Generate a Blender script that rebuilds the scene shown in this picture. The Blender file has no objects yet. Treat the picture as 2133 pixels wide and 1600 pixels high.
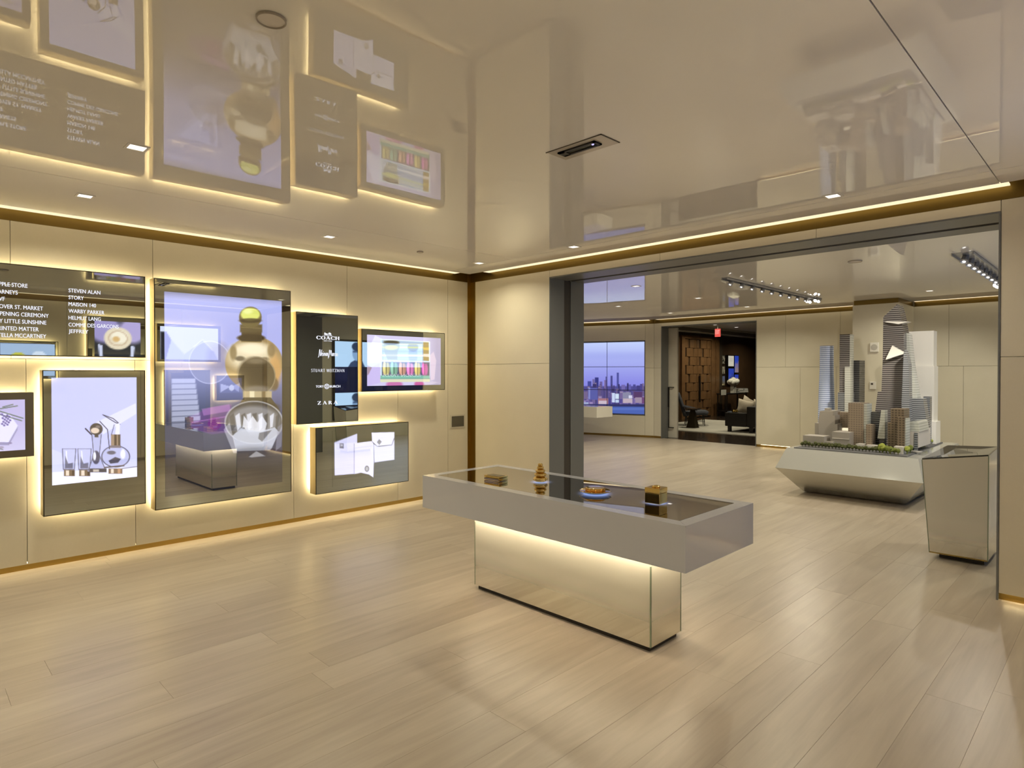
import bpy, bmesh, math, random
import numpy as np
from mathutils import Vector, Matrix
random.seed(7)
PI = math.pi
SC = bpy.context.scene
COL = SC.collection

# ------------------------------------------------------------------ camera
CAM_H, FPX, YAW, PITCH, SHY = 1.6, 1293.5, math.radians(45.1), math.radians(-0.57), 10.4
cd = bpy.data.cameras.new('camera'); cam = bpy.data.objects.new('camera', cd); COL.objects.link(cam)
cd.sensor_width = 36.0; cd.lens = 36.0 * FPX / 2133.0
cd.shift_y = -SHY / 2133.0
cd.clip_start = 0.05; cd.clip_end = 200
cam.location = (0, 0, CAM_H); cam.rotation_euler = (PI / 2 + PITCH, 0, YAW)
SC.camera = cam

# ------------------------------------------------------------------ world, exposure
w = bpy.data.worlds.new('world'); SC.world = w; w.use_nodes = True
w.node_tree.nodes['Background'].inputs[0].default_value = (0.02, 0.025, 0.05, 1)
w.node_tree.nodes['Background'].inputs[1].default_value = 0.3
SC.view_settings.view_transform = 'Standard'
try: SC.view_settings.look = 'None'
except Exception: pass
SC.view_settings.gamma = 1.0
SC.view_settings.use_curve_mapping = False
SC.view_settings.exposure = 0.14
cy = SC.cycles
cy.max_bounces = 7; cy.diffuse_bounces = 4; cy.glossy_bounces = 5; cy.transmission_bounces = 2; cy.transparent_max_bounces = 4
cy.caustics_reflective = False; cy.caustics_refractive = False; cy.adaptive_threshold = 0.04; cy.blur_glossy = 0.5
DOWNLIGHT_W, FARLIGHT_W, LOUNGE_W = 9.5, 18.0, 27.0
COVE_E, LED_E, BASE_E, TABLE_E = 1.10, 24.0, 12.0, 38.0
WARM = (1.0, 0.93, 0.70)

# ------------------------------------------------------------------ survey helpers: photo point -> place in the room
FW0 = np.array([-math.sin(YAW), math.cos(YAW), 0]); RT = np.array([math.cos(YAW), math.sin(YAW), 0]); UP0 = np.array([0, 0, 1.0])
FW = math.cos(PITCH) * FW0 + math.sin(PITCH) * UP0; UP = -math.sin(PITCH) * FW0 + math.cos(PITCH) * UP0
CP = np.array([0, 0, CAM_H])
def ray(x, y): return FW + RT * (x - 1066.5) / FPX + UP * ((800 - SHY) - y) / FPX
def at_z(x, y, z): d = ray(x, y); return CP + d * (z - CAM_H) / d[2]
def at_x(x, y, X): d = ray(x, y); return CP + d * X / d[0]
def at_y(x, y, Y): d = ray(x, y); return CP + d * Y / d[1]
def at_pl(x, y, p, n):
    d = ray(x, y); p = np.array(p, float); n = np.array(n, float); return CP + d * np.dot(p - CP, n) / np.dot(d, n)
def proj(P):
    v = P - CP; d = v @ FW; return 1066.5 + FPX * (v @ RT) / d, 800 - SHY - FPX * (v @ UP) / d
def lin(c):
    c = np.asarray(c, float) / 255.0
    return np.where(c <= 0.04045, c / 12.92, ((c + 0.055) / 1.055) ** 2.4)
def rgb(*c): return tuple(float(q) for q in lin(c)) + (1.0,)

# ------------------------------------------------------------------ materials
MATS = {}
def nt(name):
    m = bpy.data.materials.new(name); m.use_nodes = True; t = m.node_tree; t.nodes.clear()
    o = t.nodes.new('ShaderNodeOutputMaterial'); return m, t, o
def N(t, typ, **kw):
    n = t.nodes.new(typ)
    for k, v in kw.items(): setattr(n, k, v)
    return n
def math_n(t, op, a, b=None, clamp=False):
    n = N(t, 'ShaderNodeMath', operation=op); n.use_clamp = clamp
    for i, q in enumerate((a, b)):
        if q is None: continue
        if isinstance(q, (int, float)): n.inputs[i].default_value = q
        else: t.links.new(q, n.inputs[i])
    return n.outputs[0]
def mixc(t, f, a, b):
    n = N(t, 'ShaderNodeMix', data_type='RGBA')
    if isinstance(f, (int, float)): n.inputs[0].default_value = f
    else: t.links.new(f, n.inputs[0])
    for i, q in ((6, a), (7, b)):
        if isinstance(q, tuple): n.inputs[i].default_value = q
        else: t.links.new(q, n.inputs[i])
    return n.outputs[2]
def pbr(name, col, rough=0.5, metal=0.0, ior=1.45, noise=0.0, nscale=8.0, emit=None, estr=0.0, coat=0.0, bump=0.0, bscale=40.0):
    if name in MATS: return MATS[name]
    m, t, o = nt(name); b = N(t, 'ShaderNodeBsdfPrincipled'); t.links.new(b.outputs[0], o.inputs[0])
    b.inputs['Base Color'].default_value = col; b.inputs['Roughness'].default_value = rough
    b.inputs['Metallic'].default_value = metal; b.inputs['IOR'].default_value = ior
    if coat: b.inputs['Coat Weight'].default_value = coat; b.inputs['Coat Roughness'].default_value = 0.03
    g = N(t, 'ShaderNodeNewGeometry')
    if noise:
        n = N(t, 'ShaderNodeTexNoise'); n.inputs['Scale'].default_value = nscale; n.inputs['Detail'].default_value = 5
        t.links.new(g.outputs['Position'], n.inputs['Vector'])
        f = math_n(t, 'MULTIPLY', math_n(t, 'SUBTRACT', n.outputs['Fac'], 0.5), 2 * noise)
        dark = tuple(c * 0.55 for c in col[:3]) + (1,); lite = tuple(min(1, c * 1.25) for c in col[:3]) + (1,)
        t.links.new(mixc(t, math_n(t, 'ADD', f, 0.62, True), dark, lite), b.inputs['Base Color'])
    if bump:
        n = N(t, 'ShaderNodeTexNoise'); n.inputs['Scale'].default_value = bscale
        t.links.new(g.outputs['Position'], n.inputs['Vector'])
        bp = N(t, 'ShaderNodeBump'); bp.inputs['Strength'].default_value = bump; bp.inputs['Distance'].default_value = 0.02
        t.links.new(n.outputs['Fac'], bp.inputs['Height']); t.links.new(bp.outputs[0], b.inputs['Normal'])
    if emit:
        b.inputs['Emission Color'].default_value = emit; b.inputs['Emission Strength'].default_value = estr
    MATS[name] = m; return m
def emis(name, col, s):
    if name in MATS: return MATS[name]
    m, t, o = nt(name); e = N(t, 'ShaderNodeEmission'); e.inputs[0].default_value = tuple(col[:3]) + (1,); e.inputs[1].default_value = s
    t.links.new(e.outputs[0], o.inputs[0]); MATS[name] = m; return m
def mat_parchment(name, col):
    m, t, o = nt(name); b = N(t, 'ShaderNodeBsdfPrincipled'); t.links.new(b.outputs[0], o.inputs[0])
    g = N(t, 'ShaderNodeNewGeometry'); oi = N(t, 'ShaderNodeObjectInfo')
    n = N(t, 'ShaderNodeTexNoise'); n.inputs['Scale'].default_value = 2.2; n.inputs['Detail'].default_value = 6
    t.links.new(g.outputs['Position'], n.inputs['Vector'])
    n2 = N(t, 'ShaderNodeTexNoise'); n2.inputs['Scale'].default_value = 60; n2.inputs['Detail'].default_value = 3
    t.links.new(g.outputs['Position'], n2.inputs['Vector'])
    f = math_n(t, 'ADD', math_n(t, 'MULTIPLY', n.outputs['Fac'], 0.55), math_n(t, 'MULTIPLY', oi.outputs['Random'], 0.25))
    f = math_n(t, 'ADD', f, math_n(t, 'MULTIPLY', n2.outputs['Fac'], 0.2))
    lo = tuple(c * 0.86 for c in col[:3]) + (1,); hi = tuple(min(1, c * 1.1) for c in col[:3]) + (1,)
    t.links.new(mixc(t, f, lo, hi), b.inputs['Base Color']); b.inputs['Roughness'].default_value = 0.42
    MATS[name] = m; return m
def mat_wood():
    m, t, o = nt('pale_oak'); b = N(t, 'ShaderNodeBsdfPrincipled'); t.links.new(b.outputs[0], o.inputs[0])
    g = N(t, 'ShaderNodeNewGeometry'); oi = N(t, 'ShaderNodeObjectInfo'); at = N(t, 'ShaderNodeAttribute', attribute_name='plank_rand')
    r = math_n(t, 'FRACT', math_n(t, 'ADD', oi.outputs['Random'], at.outputs['Fac']))
    off = N(t, 'ShaderNodeCombineXYZ'); t.links.new(math_n(t, 'MULTIPLY', r, 37.0), off.inputs[0]); t.links.new(math_n(t, 'MULTIPLY', r, 91.0), off.inputs[1])
    ad = N(t, 'ShaderNodeVectorMath', operation='ADD'); t.links.new(g.outputs['Position'], ad.inputs[0]); t.links.new(off.outputs[0], ad.inputs[1])
    def stretched(sx, sy, scale, detail, dist):
        mp = N(t, 'ShaderNodeMapping'); mp.inputs['Scale'].default_value = (sx, sy, 1); t.links.new(ad.outputs[0], mp.inputs[0])
        n = N(t, 'ShaderNodeTexNoise'); n.inputs['Scale'].default_value = scale; n.inputs['Detail'].default_value = detail; n.inputs['Distortion'].default_value = dist
        t.links.new(mp.outputs[0], n.inputs['Vector']); return n.outputs['Fac']
    a = stretched(6, 0.55, 1.6, 6, 1.2); c = stretched(40, 1.2, 2.0, 4, 0.3)
    f = math_n(t, 'ADD', math_n(t, 'MULTIPLY', a, 1.15), math_n(t, 'MULTIPLY', c, 0.25))
    f = math_n(t, 'ADD', math_n(t, 'SUBTRACT', f, 0.46), math_n(t, 'MULTIPLY', r, 0.30), True)
    base = mixc(t, f, (0.335, 0.275, 0.212, 1), (0.53, 0.46, 0.365, 1))
    t.links.new(base, b.inputs['Base Color'])
    b.inputs['Roughness'].default_value = 0.33; b.inputs['IOR'].default_value = 1.55
    bp = N(t, 'ShaderNodeBump'); bp.inputs['Strength'].default_value = 0.12; bp.inputs['Distance'].default_value = 0.004
    t.links.new(c, bp.inputs['Height']); t.links.new(bp.outputs[0], b.inputs['Normal'])
    MATS['pale_oak'] = m; return m
def mat_ceiling():
    m, t, o = nt('gloss_ceiling_film'); b = N(t, 'ShaderNodeBsdfPrincipled'); t.links.new(b.outputs[0], o.inputs[0])
    b.inputs['Base Color'].default_value = (0.92, 0.90, 0.87, 1); b.inputs['Roughness'].default_value = 0.015; b.inputs['IOR'].default_value = 1.62
    g = N(t, 'ShaderNodeNewGeometry'); n = N(t, 'ShaderNodeTexNoise'); n.inputs['Scale'].default_value = 0.7; n.inputs['Detail'].default_value = 1
    t.links.new(g.outputs['Position'], n.inputs['Vector'])
    bp = N(t, 'ShaderNodeBump'); bp.inputs['Strength'].default_value = 0.12; bp.inputs['Distance'].default_value = 0.03
    t.links.new(n.outputs['Fac'], bp.inputs['Height']); t.links.new(bp.outputs[0], b.inputs['Normal'])
    MATS['gloss_ceiling_film'] = m; return m
def mat_mirror(name, col, rough=0.0, base=(0.012, 0.012, 0.014, 1), f0=0.42):
    """dark mirror glass of a switched-on mirror display"""
    m, t, o = nt(name); d = N(t, 'ShaderNodeBsdfDiffuse'); d.inputs[0].default_value = base
    gl = N(t, 'ShaderNodeBsdfAnisotropic'); gl.inputs['Color'].default_value = col; gl.inputs['Roughness'].default_value = rough
    a = N(t, 'ShaderNodeAddShader'); t.links.new(d.outputs[0], a.inputs[0]); t.links.new(gl.outputs[0], a.inputs[1]); t.links.new(a.outputs[0], o.inputs[0])
    MATS[name] = m; return m
def mat_picture(name, strength=1.0, mirror=(0.2, 0.2, 0.19, 1)):
    m, t, o = nt(name); at = N(t, 'ShaderNodeAttribute', attribute_name='pix'); e = N(t, 'ShaderNodeEmission'); e.inputs[1].default_value = strength
    t.links.new(at.outputs['Color'], e.inputs[0])
    gl = N(t, 'ShaderNodeBsdfAnisotropic'); gl.inputs['Color'].default_value = mirror; gl.inputs['Roughness'].default_value = 0.0
    a = N(t, 'ShaderNodeAddShader'); t.links.new(e.outputs[0], a.inputs[0]); t.links.new(gl.outputs[0], a.inputs[1]); t.links.new(a.outputs[0], o.inputs[0])
    MATS[name] = m; return m
def mat_frost(name, z0, z1, frost=(0.80, 0.77, 0.66, 1), mir=(0.78, 0.76, 0.68, 1), top_rough=0.25):
    """silvered glass frosted towards its top edge: clear mirror below z0, full frost above z1"""
    m, t, o = nt(name); g = N(t, 'ShaderNodeNewGeometry'); s = N(t, 'ShaderNodeSeparateXYZ'); t.links.new(g.outputs['Position'], s.inputs[0])
    mr = N(t, 'ShaderNodeMapRange', interpolation_type='SMOOTHSTEP'); t.links.new(s.outputs[2], mr.inputs[0])
    mr.inputs[1].default_value = z0; mr.inputs[2].default_value = z1
    b = N(t, 'ShaderNodeBsdfPrincipled'); b.inputs['Base Color'].default_value = frost; b.inputs['Roughness'].default_value = top_rough
    gl = N(t, 'ShaderNodeBsdfAnisotropic'); gl.inputs['Color'].default_value = mir; gl.inputs['Roughness'].default_value = 0.02
    mx = N(t, 'ShaderNodeMixShader'); t.links.new(mr.outputs[0], mx.inputs[0]); t.links.new(gl.outputs[0], mx.inputs[1]); t.links.new(b.outputs[0], mx.inputs[2])
    t.links.new(mx.outputs[0], o.inputs[0]); MATS[name] = m; return m
def mat_facade(name, c1, c2, floor_h=0.03, duty=0.45, vert=0.0, rough=0.25, metal=0.0):
    m, t, o = nt(name); b = N(t, 'ShaderNodeBsdfPrincipled'); t.links.new(b.outputs[0], o.inputs[0])
    g = N(t, 'ShaderNodeNewGeometry'); s = N(t, 'ShaderNodeSeparateXYZ'); t.links.new(g.outputs['Position'], s.inputs[0])
    f = math_n(t, 'LESS_THAN', math_n(t, 'FRACT', math_n(t, 'MULTIPLY', s.outputs[2], 1.0 / floor_h)), duty)
    if vert:
        xy = math_n(t, 'ADD', s.outputs[0], s.outputs[1])
        f2 = math_n(t, 'LESS_THAN', math_n(t, 'FRACT', math_n(t, 'MULTIPLY', xy, 1.0 / vert)), 0.35)
        f = math_n(t, 'MAXIMUM', f, f2)
    t.links.new(mixc(t, f, c2, c1), b.inputs['Base Color']); b.inputs['Roughness'].default_value = rough; b.inputs['Metallic'].default_value = metal
    MATS[name] = m; return m

PARCH = mat_parchment('parchment_panel', (0.66, 0.60, 0.47, 1))
PARCH_F = mat_parchment('parchment_panel_far', (0.64, 0.60, 0.49, 1))
OAK = mat_wood(); CEIL = mat_ceiling()
GOLD = pbr('brushed_brass', (0.40, 0.27, 0.075, 1), 0.32, 1.0)
TRIMG = pbr('antique_brass', (0.21, 0.14, 0.04, 1), 0.34, 1.0)
BRONZE = pbr('bronze_frame', (0.46, 0.37, 0.20, 1), 0.38, 0.6)
POL = pbr('polished_gold', (0.80, 0.58, 0.20, 1), 0.08, 1.0)
JAMB = pbr('grey_metal', (0.17, 0.175, 0.175, 1), 0.40, 0.2)
DARK = pbr('dark_recess', (0.03, 0.022, 0.016, 1), 0.6)
SUB = pbr('plaster', (0.5, 0.45, 0.36, 1), 0.7)
SUBF = pbr('subfloor', (0.16, 0.125, 0.09, 1), 0.8)
WHITE = pbr('white_paint', (0.75, 0.73, 0.68, 1), 0.45)
GLASSW = pbr('white_back_painted_glass', (0.56, 0.57, 0.62, 1), 0.06, ior=1.52)
GLASSE = pbr('glass_edge_green', (0.22, 0.27, 0.19, 1), 0.15)
BLACKG = mat_mirror('table_display_glass', (0.66, 0.645, 0.63, 1), 0.0, (0.05, 0.046, 0.042, 1))
MIRROR = mat_mirror('mirror_display_glass', (0.50, 0.52, 0.46, 1))
PICT = mat_picture('display_picture', 1.12, (0.30, 0.30, 0.29, 1))
PICT2 = mat_picture('display_picture_plain', 1.0, (0.04, 0.04, 0.04, 1))
PICTF = mat_picture('display_picture_mirror', 1.0, (0.50, 0.52, 0.46, 1))
PICTR = mat_picture('display_picture_bright', 2.0, (0.04, 0.04, 0.04, 1))
TEXTM = emis('display_lettering', (0.86, 0.88, 1.0), 1.05)
COVE = emis('cove_diffuser', (1.0, 0.82, 0.52), COVE_E)
LED = emis('warm_led_strip', (1.0, 0.84, 0.50), LED_E)
LEDB = emis('warm_led_base', (1.0, 0.81, 0.46), BASE_E)
LEDT = emis('warm_led_table', (1.0, 0.83, 0.58), TABLE_E)
LENS = emis('downlight_lens', (1.0, 0.92, 0.80), 1.6)

# ------------------------------------------------------------------ mesh helpers
class MB:
    def __init__(s): s.v = []; s.f = []
    def add(s, vs, fs):
        b = len(s.v); s.v += [tuple(float(c) for c in q) for q in vs]; s.f += [tuple(b + i for i in q) for q in fs]; return s
    def box(s, x0, x1, y0, y1, z0, z1):
        if x0 > x1: x0, x1 = x1, x0
        if y0 > y1: y0, y1 = y1, y0
        if z0 > z1: z0, z1 = z1, z0
        return s.add([(x0, y0, z0), (x1, y0, z0), (x1, y1, z0), (x0, y1, z0), (x0, y0, z1), (x1, y0, z1), (x1, y1, z1), (x0, y1, z1)],
                     [(0, 3, 2, 1), (4, 5, 6, 7), (0, 1, 5, 4), (1, 2, 6, 5), (2, 3, 7, 6), (3, 0, 4, 7)])
    def loft(s, A, B):
        """two equal closed rings (A below, B above, counter-clockwise from above) joined and capped"""
        n = len(A); s.add(list(A) + list(B), [tuple(range(n - 1, -1, -1)), tuple(range(n, 2 * n))] + [(i, (i + 1) % n, n + (i + 1) % n, n + i) for i in range(n)]); return s
    def lathe(s, prof, c=(0, 0, 0), n=24, axis='z'):
        vs = []; fs = []
        for r, z in prof:
            for k in range(n):
                a = 2 * PI * k / n; p = (r * math.cos(a), r * math.sin(a), z)
                vs.append(tuple(p[i] + c[i] for i in range(3)))
        for i in range(len(prof) - 1):
            for k in range(n):
                a, b = i * n + k, i * n + (k + 1) % n; fs.append((a, b, b + n, a + n))
        fs.append(tuple(range(n - 1, -1, -1))); fs.append(tuple(range((len(prof) - 1) * n, len(prof) * n)))
        return s.add(vs, fs)
    def bar(s, p, q, r, n=8, r2=None):
        p = Vector(p); q = Vector(q); d = (q - p).normalized(); u = d.orthogonal().normalized(); v = d.cross(u); r2 = r if r2 is None else r2
        A = [p + u * (r * math.cos(2 * PI * k / n)) + v * (r * math.sin(2 * PI * k / n)) for k in range(n)]
        B = [q + u * (r2 * math.cos(2 * PI * k / n)) + v * (r2 * math.sin(2 * PI * k / n)) for k in range(n)]
        return s.loft(A, B)
    def blob(s, c, r, n=10, m=7, jit=0.0):
        prof = []; vs = []; fs = []
        for i in range(m + 1):
            th = PI * i / m
            for k in range(n):
                a = 2 * PI * k / n; j = 1 + random.uniform(-jit, jit)
                vs.append((c[0] + r[0] * j * math.sin(th) * math.cos(a), c[1] + r[1] * j * math.sin(th) * math.sin(a), c[2] - r[2] * math.cos(th)))
        for i in range(m):
            for k in range(n):
                a, b = i * n + k, i * n + (k + 1) % n; fs.append((a, b, b + n, a + n))
        return s.add(vs, fs)
    def mesh(s, name='m'):
        me = bpy.data.meshes.new(name); me.from_pydata(s.v, [], s.f); me.update(); return me
def link(name, me, mat, parent=None, smooth=False, bevel=0.0, seg=2):
    o = bpy.data.objects.new(name, me); COL.objects.link(o)
    if mat is not None and not me.materials: me.materials.append(mat)
    if parent is not None: o.parent = parent
    if bevel:
        bm = bmesh.new(); bm.from_mesh(me)
        bmesh.ops.bevel(bm, geom=[e for e in bm.edges], offset=bevel, segments=seg, profile=0.6, affect='EDGES', clamp_overlap=True)
        bm.to_mesh(me); bm.free()
    if smooth:
        bm = bmesh.new(); bm.from_mesh(me); bmesh.ops.remove_doubles(bm, verts=bm.verts, dist=1e-6); bmesh.ops.recalc_face_normals(bm, faces=bm.faces); bm.to_mesh(me); bm.free()
        me.polygons.foreach_set('use_smooth', [True] * len(me.polygons))
    return o
def obj(name, mb, mat, parent=None, **k): return link(name, mb.mesh(name), mat, parent, **k)
def box(name, mat, parent, x0, x1, y0, y1, z0, z1, **k): return obj(name, MB().box(x0, x1, y0, y1, z0, z1), mat, parent, **k)
def empty(name, loc=(0, 0, 0)):
    o = bpy.data.objects.new(name, None); COL.objects.link(o); o.location = (0, 0, 0); return o
def tag(o, label, cat, group=None, kind=None):
    o['label'] = label; o['category'] = cat
    if group: o['group'] = group
    if kind: o['kind'] = kind
    return o
def struct(o, label=None, cat=None):
    o['kind'] = 'structure'
    if label: o['label'] = label
    if cat: o['category'] = cat
    return o
def thing(name, label, cat, group=None): return tag(empty(name), label, cat, group)
def place(o, mesh_xyz):
    pass
def area(name, loc, size, power, col, parent=None, rot=(0, 0, 0), spread=PI, size_y=None):
    l = bpy.data.lights.new(name, 'AREA'); l.energy = power; l.color = col; l.size = size; l.spread = spread
    if size_y: l.shape = 'RECTANGLE'; l.size_y = size_y
    o = bpy.data.objects.new(name, l); COL.objects.link(o); o.location = loc; o.rotation_euler = rot
    if parent: o.parent = parent
    return o

# flat pictures shown by displays: grid of vertices carrying the picture colour
class Paint:
    def __init__(s, X, Y, bg=(0, 0, 0)):
        s.X, s.Y = X, Y; s.img = np.zeros(X.shape + (3,)); s.img[:] = bg
    def put(s, a, c):
        a = np.clip(a, 0, 1)[..., None]; s.img = s.img * (1 - a) + np.asarray(c, float) * a; return s
    def ell(s, cx, cy, rx, ry, c, soft=1.5, al=1.0):
        d = (1 - np.sqrt(((s.X - cx) / rx) ** 2 + ((s.Y - cy) / ry) ** 2)) * min(rx, ry)
        return s.put(np.clip(d / soft + 0.5, 0, 1) * al, c)
    def rect(s, x0, y0, x1, y1, c, soft=1.0, al=1.0):
        d = np.minimum(np.minimum(s.X - x0, x1 - s.X), np.minimum(s.Y - y0, y1 - s.Y)); return s.put(np.clip(d / soft + 0.5, 0, 1) * al, c)
    def poly(s, pts, c, al=1.0, soft=1.2):
        pts = np.array(pts, float); lo = pts.min(0) - 3; hi = pts.max(0) + 3; m = (s.X > lo[0]) & (s.X < hi[0]) & (s.Y > lo[1]) & (s.Y < hi[1])
        if not m.any(): return s
        X, Y = s.X[m], s.Y[m]; ins = np.zeros(X.shape, bool); dist = np.full(X.shape, 1e9); n = len(pts)
        for i in range(n):
            (x0, y0), (x1, y1) = pts[i], pts[(i + 1) % n]; dx, dy = x1 - x0, y1 - y0
            u = np.clip(((X - x0) * dx + (Y - y0) * dy) / (dx * dx + dy * dy + 1e-9), 0, 1); dist = np.minimum(dist, np.hypot(X - x0 - u * dx, Y - y0 - u * dy))
            if y0 != y1: ins ^= ((y0 > Y) != (y1 > Y)) & (X < dx * (Y - y0) / dy + x0)
        a = np.zeros(s.X.shape); a[m] = np.clip(np.where(ins, dist, -dist) / soft + 0.5, 0, 1); return s.put(a * al, c)
    def line(s, pts, wd, c, al=1.0, soft=1.0):
        a = np.zeros(s.X.shape)
        for (x0, y0), (x1, y1) in zip(pts[:-1], pts[1:]):
            dx, dy = x1 - x0, y1 - y0; L = dx * dx + dy * dy + 1e-9
            u = np.clip(((s.X - x0) * dx + (s.Y - y0) * dy) / L, 0, 1); d = np.hypot(s.X - x0 - u * dx, s.Y - y0 - u * dy)
            a = np.maximum(a, np.clip((wd / 2 - d) / soft + 0.5, 0, 1))
        return s.put(a * al, c)
    def ring(s, cx, cy, rx, ry, wd, c, al=1.0):
        d = np.abs(np.sqrt(((s.X - cx) / rx) ** 2 + ((s.Y - cy) / ry) ** 2) - 1) * min(rx, ry); return s.put(np.clip((wd / 2 - d) + 0.5, 0, 1) * al, c)
def grid_mesh(name, P, img):
    """P: (m,n,3) points, img: (m,n,3) sRGB 0..255"""
    m, n = P.shape[:2]; me = bpy.data.meshes.new(name)
    me.vertices.add(m * n); me.vertices.foreach_set('co', P.reshape(-1).astype(np.float32))
    i, j = np.meshgrid(np.arange(m - 1), np.arange(n - 1), indexing='ij'); a = (i * n + j).ravel()
    q = np.stack([a, a + 1, a + n + 1, a + n], 1).astype(np.int32); nf = len(q)
    me.loops.add(nf * 4); me.loops.foreach_set('vertex_index', q.ravel()); me.polygons.add(nf)
    me.polygons.foreach_set('loop_start', (np.arange(nf) * 4).astype(np.int32)); me.polygons.foreach_set('loop_total', np.full(nf, 4, np.int32))
    me.update(calc_edges=True); me.validate()
    at = me.color_attributes.new('pix', 'FLOAT_COLOR', 'POINT')
    c = np.ones((m * n, 4), np.float32); c[:, :3] = lin(np.clip(img, 0, 255)).reshape(-1, 3); at.data.foreach_set('color', c.ravel()); return me
def plane_pts(o, u, v, nu, nv):
    """points over o + s*u + t*v (t downwards along rows)"""
    o, u, v = (np.array(q, float) for q in (o, u, v)); t, s = np.meshgrid(np.linspace(0, 1, nv), np.linspace(0, 1, nu), indexing='ij')
    return o + s[..., None] * u + t[..., None] * v

# lettering
def text_mesh(body, size=1.0, bold=0.0, shear=0.0, sx=1.0, sy=1.0, align='LEFT', spacing=1.0, strike=0.0):
    cu = bpy.data.curves.new('lettering', 'FONT'); cu.body = body; cu.size = size; cu.offset = bold; cu.shear = shear; cu.align_x = align; cu.space_character = spacing; cu.resolution_u = 3
    o = bpy.data.objects.new('lettering', cu); COL.objects.link(o)
    dg = bpy.context.evaluated_depsgraph_get(); me = bpy.data.meshes.new_from_object(o.evaluated_get(dg))
    bpy.data.objects.remove(o); bpy.data.curves.remove(cu); me.materials.clear()
    for v in me.vertices: v.co.x *= sx; v.co.y *= sy
    if strike:                                   # heavier weight: the same letters struck again beside themselves
        bm = bmesh.new(); bm.from_mesh(me); g = bmesh.ops.duplicate(bm, geom=bm.verts[:] + bm.edges[:] + bm.faces[:])
        for q in g['geom']:
            if isinstance(q, bmesh.types.BMVert): q.co.x += strike
        bm.to_mesh(me); bm.free()
    return me
def text_bounds(me):
    xs = [v.co.x for v in me.vertices]; ys = [v.co.y for v in me.vertices]; return min(xs), max(xs), min(ys), max(ys)
def set_text(me, o, u, v, width=None, height=None, left=False):
    """fit a text mesh: lower-left (or centre) at o, x along u, y along v (unit vectors), to a width and/or cap height"""
    x0, x1, y0, y1 = text_bounds(me); kx = width / (x1 - x0) if width else None; ky = height / (y1 - y0) if height else kx
    if kx is None: kx = ky
    o, u, v = Vector(o), Vector(u), Vector(v); cx = x0 if left else (x0 + x1) / 2
    for p in me.vertices: p.co = o + u * ((p.co.x - cx) * kx) + v * ((p.co.y - y0) * ky)
    return me
def ribbon(pts, w0, w1=None):
    w1 = w0 if w1 is None else w1; L = []; R = []; n = len(pts)
    for i, (x, y) in enumerate(pts):
        a = pts[max(0, i - 1)]; b = pts[min(n - 1, i + 1)]; dx, dy = b[0] - a[0], b[1] - a[1]; l = math.hypot(dx, dy) or 1
        wd = (w0 + (w1 - w0) * i / (n - 1)) / 2; L.append((x - dy / l * wd, y + dx / l * wd, 0)); R.append((x + dy / l * wd, y - dx / l * wd, 0))
    return L + R, [(i, i + 1, n + i + 1, n + i) for i in range(n - 1)]
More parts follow.
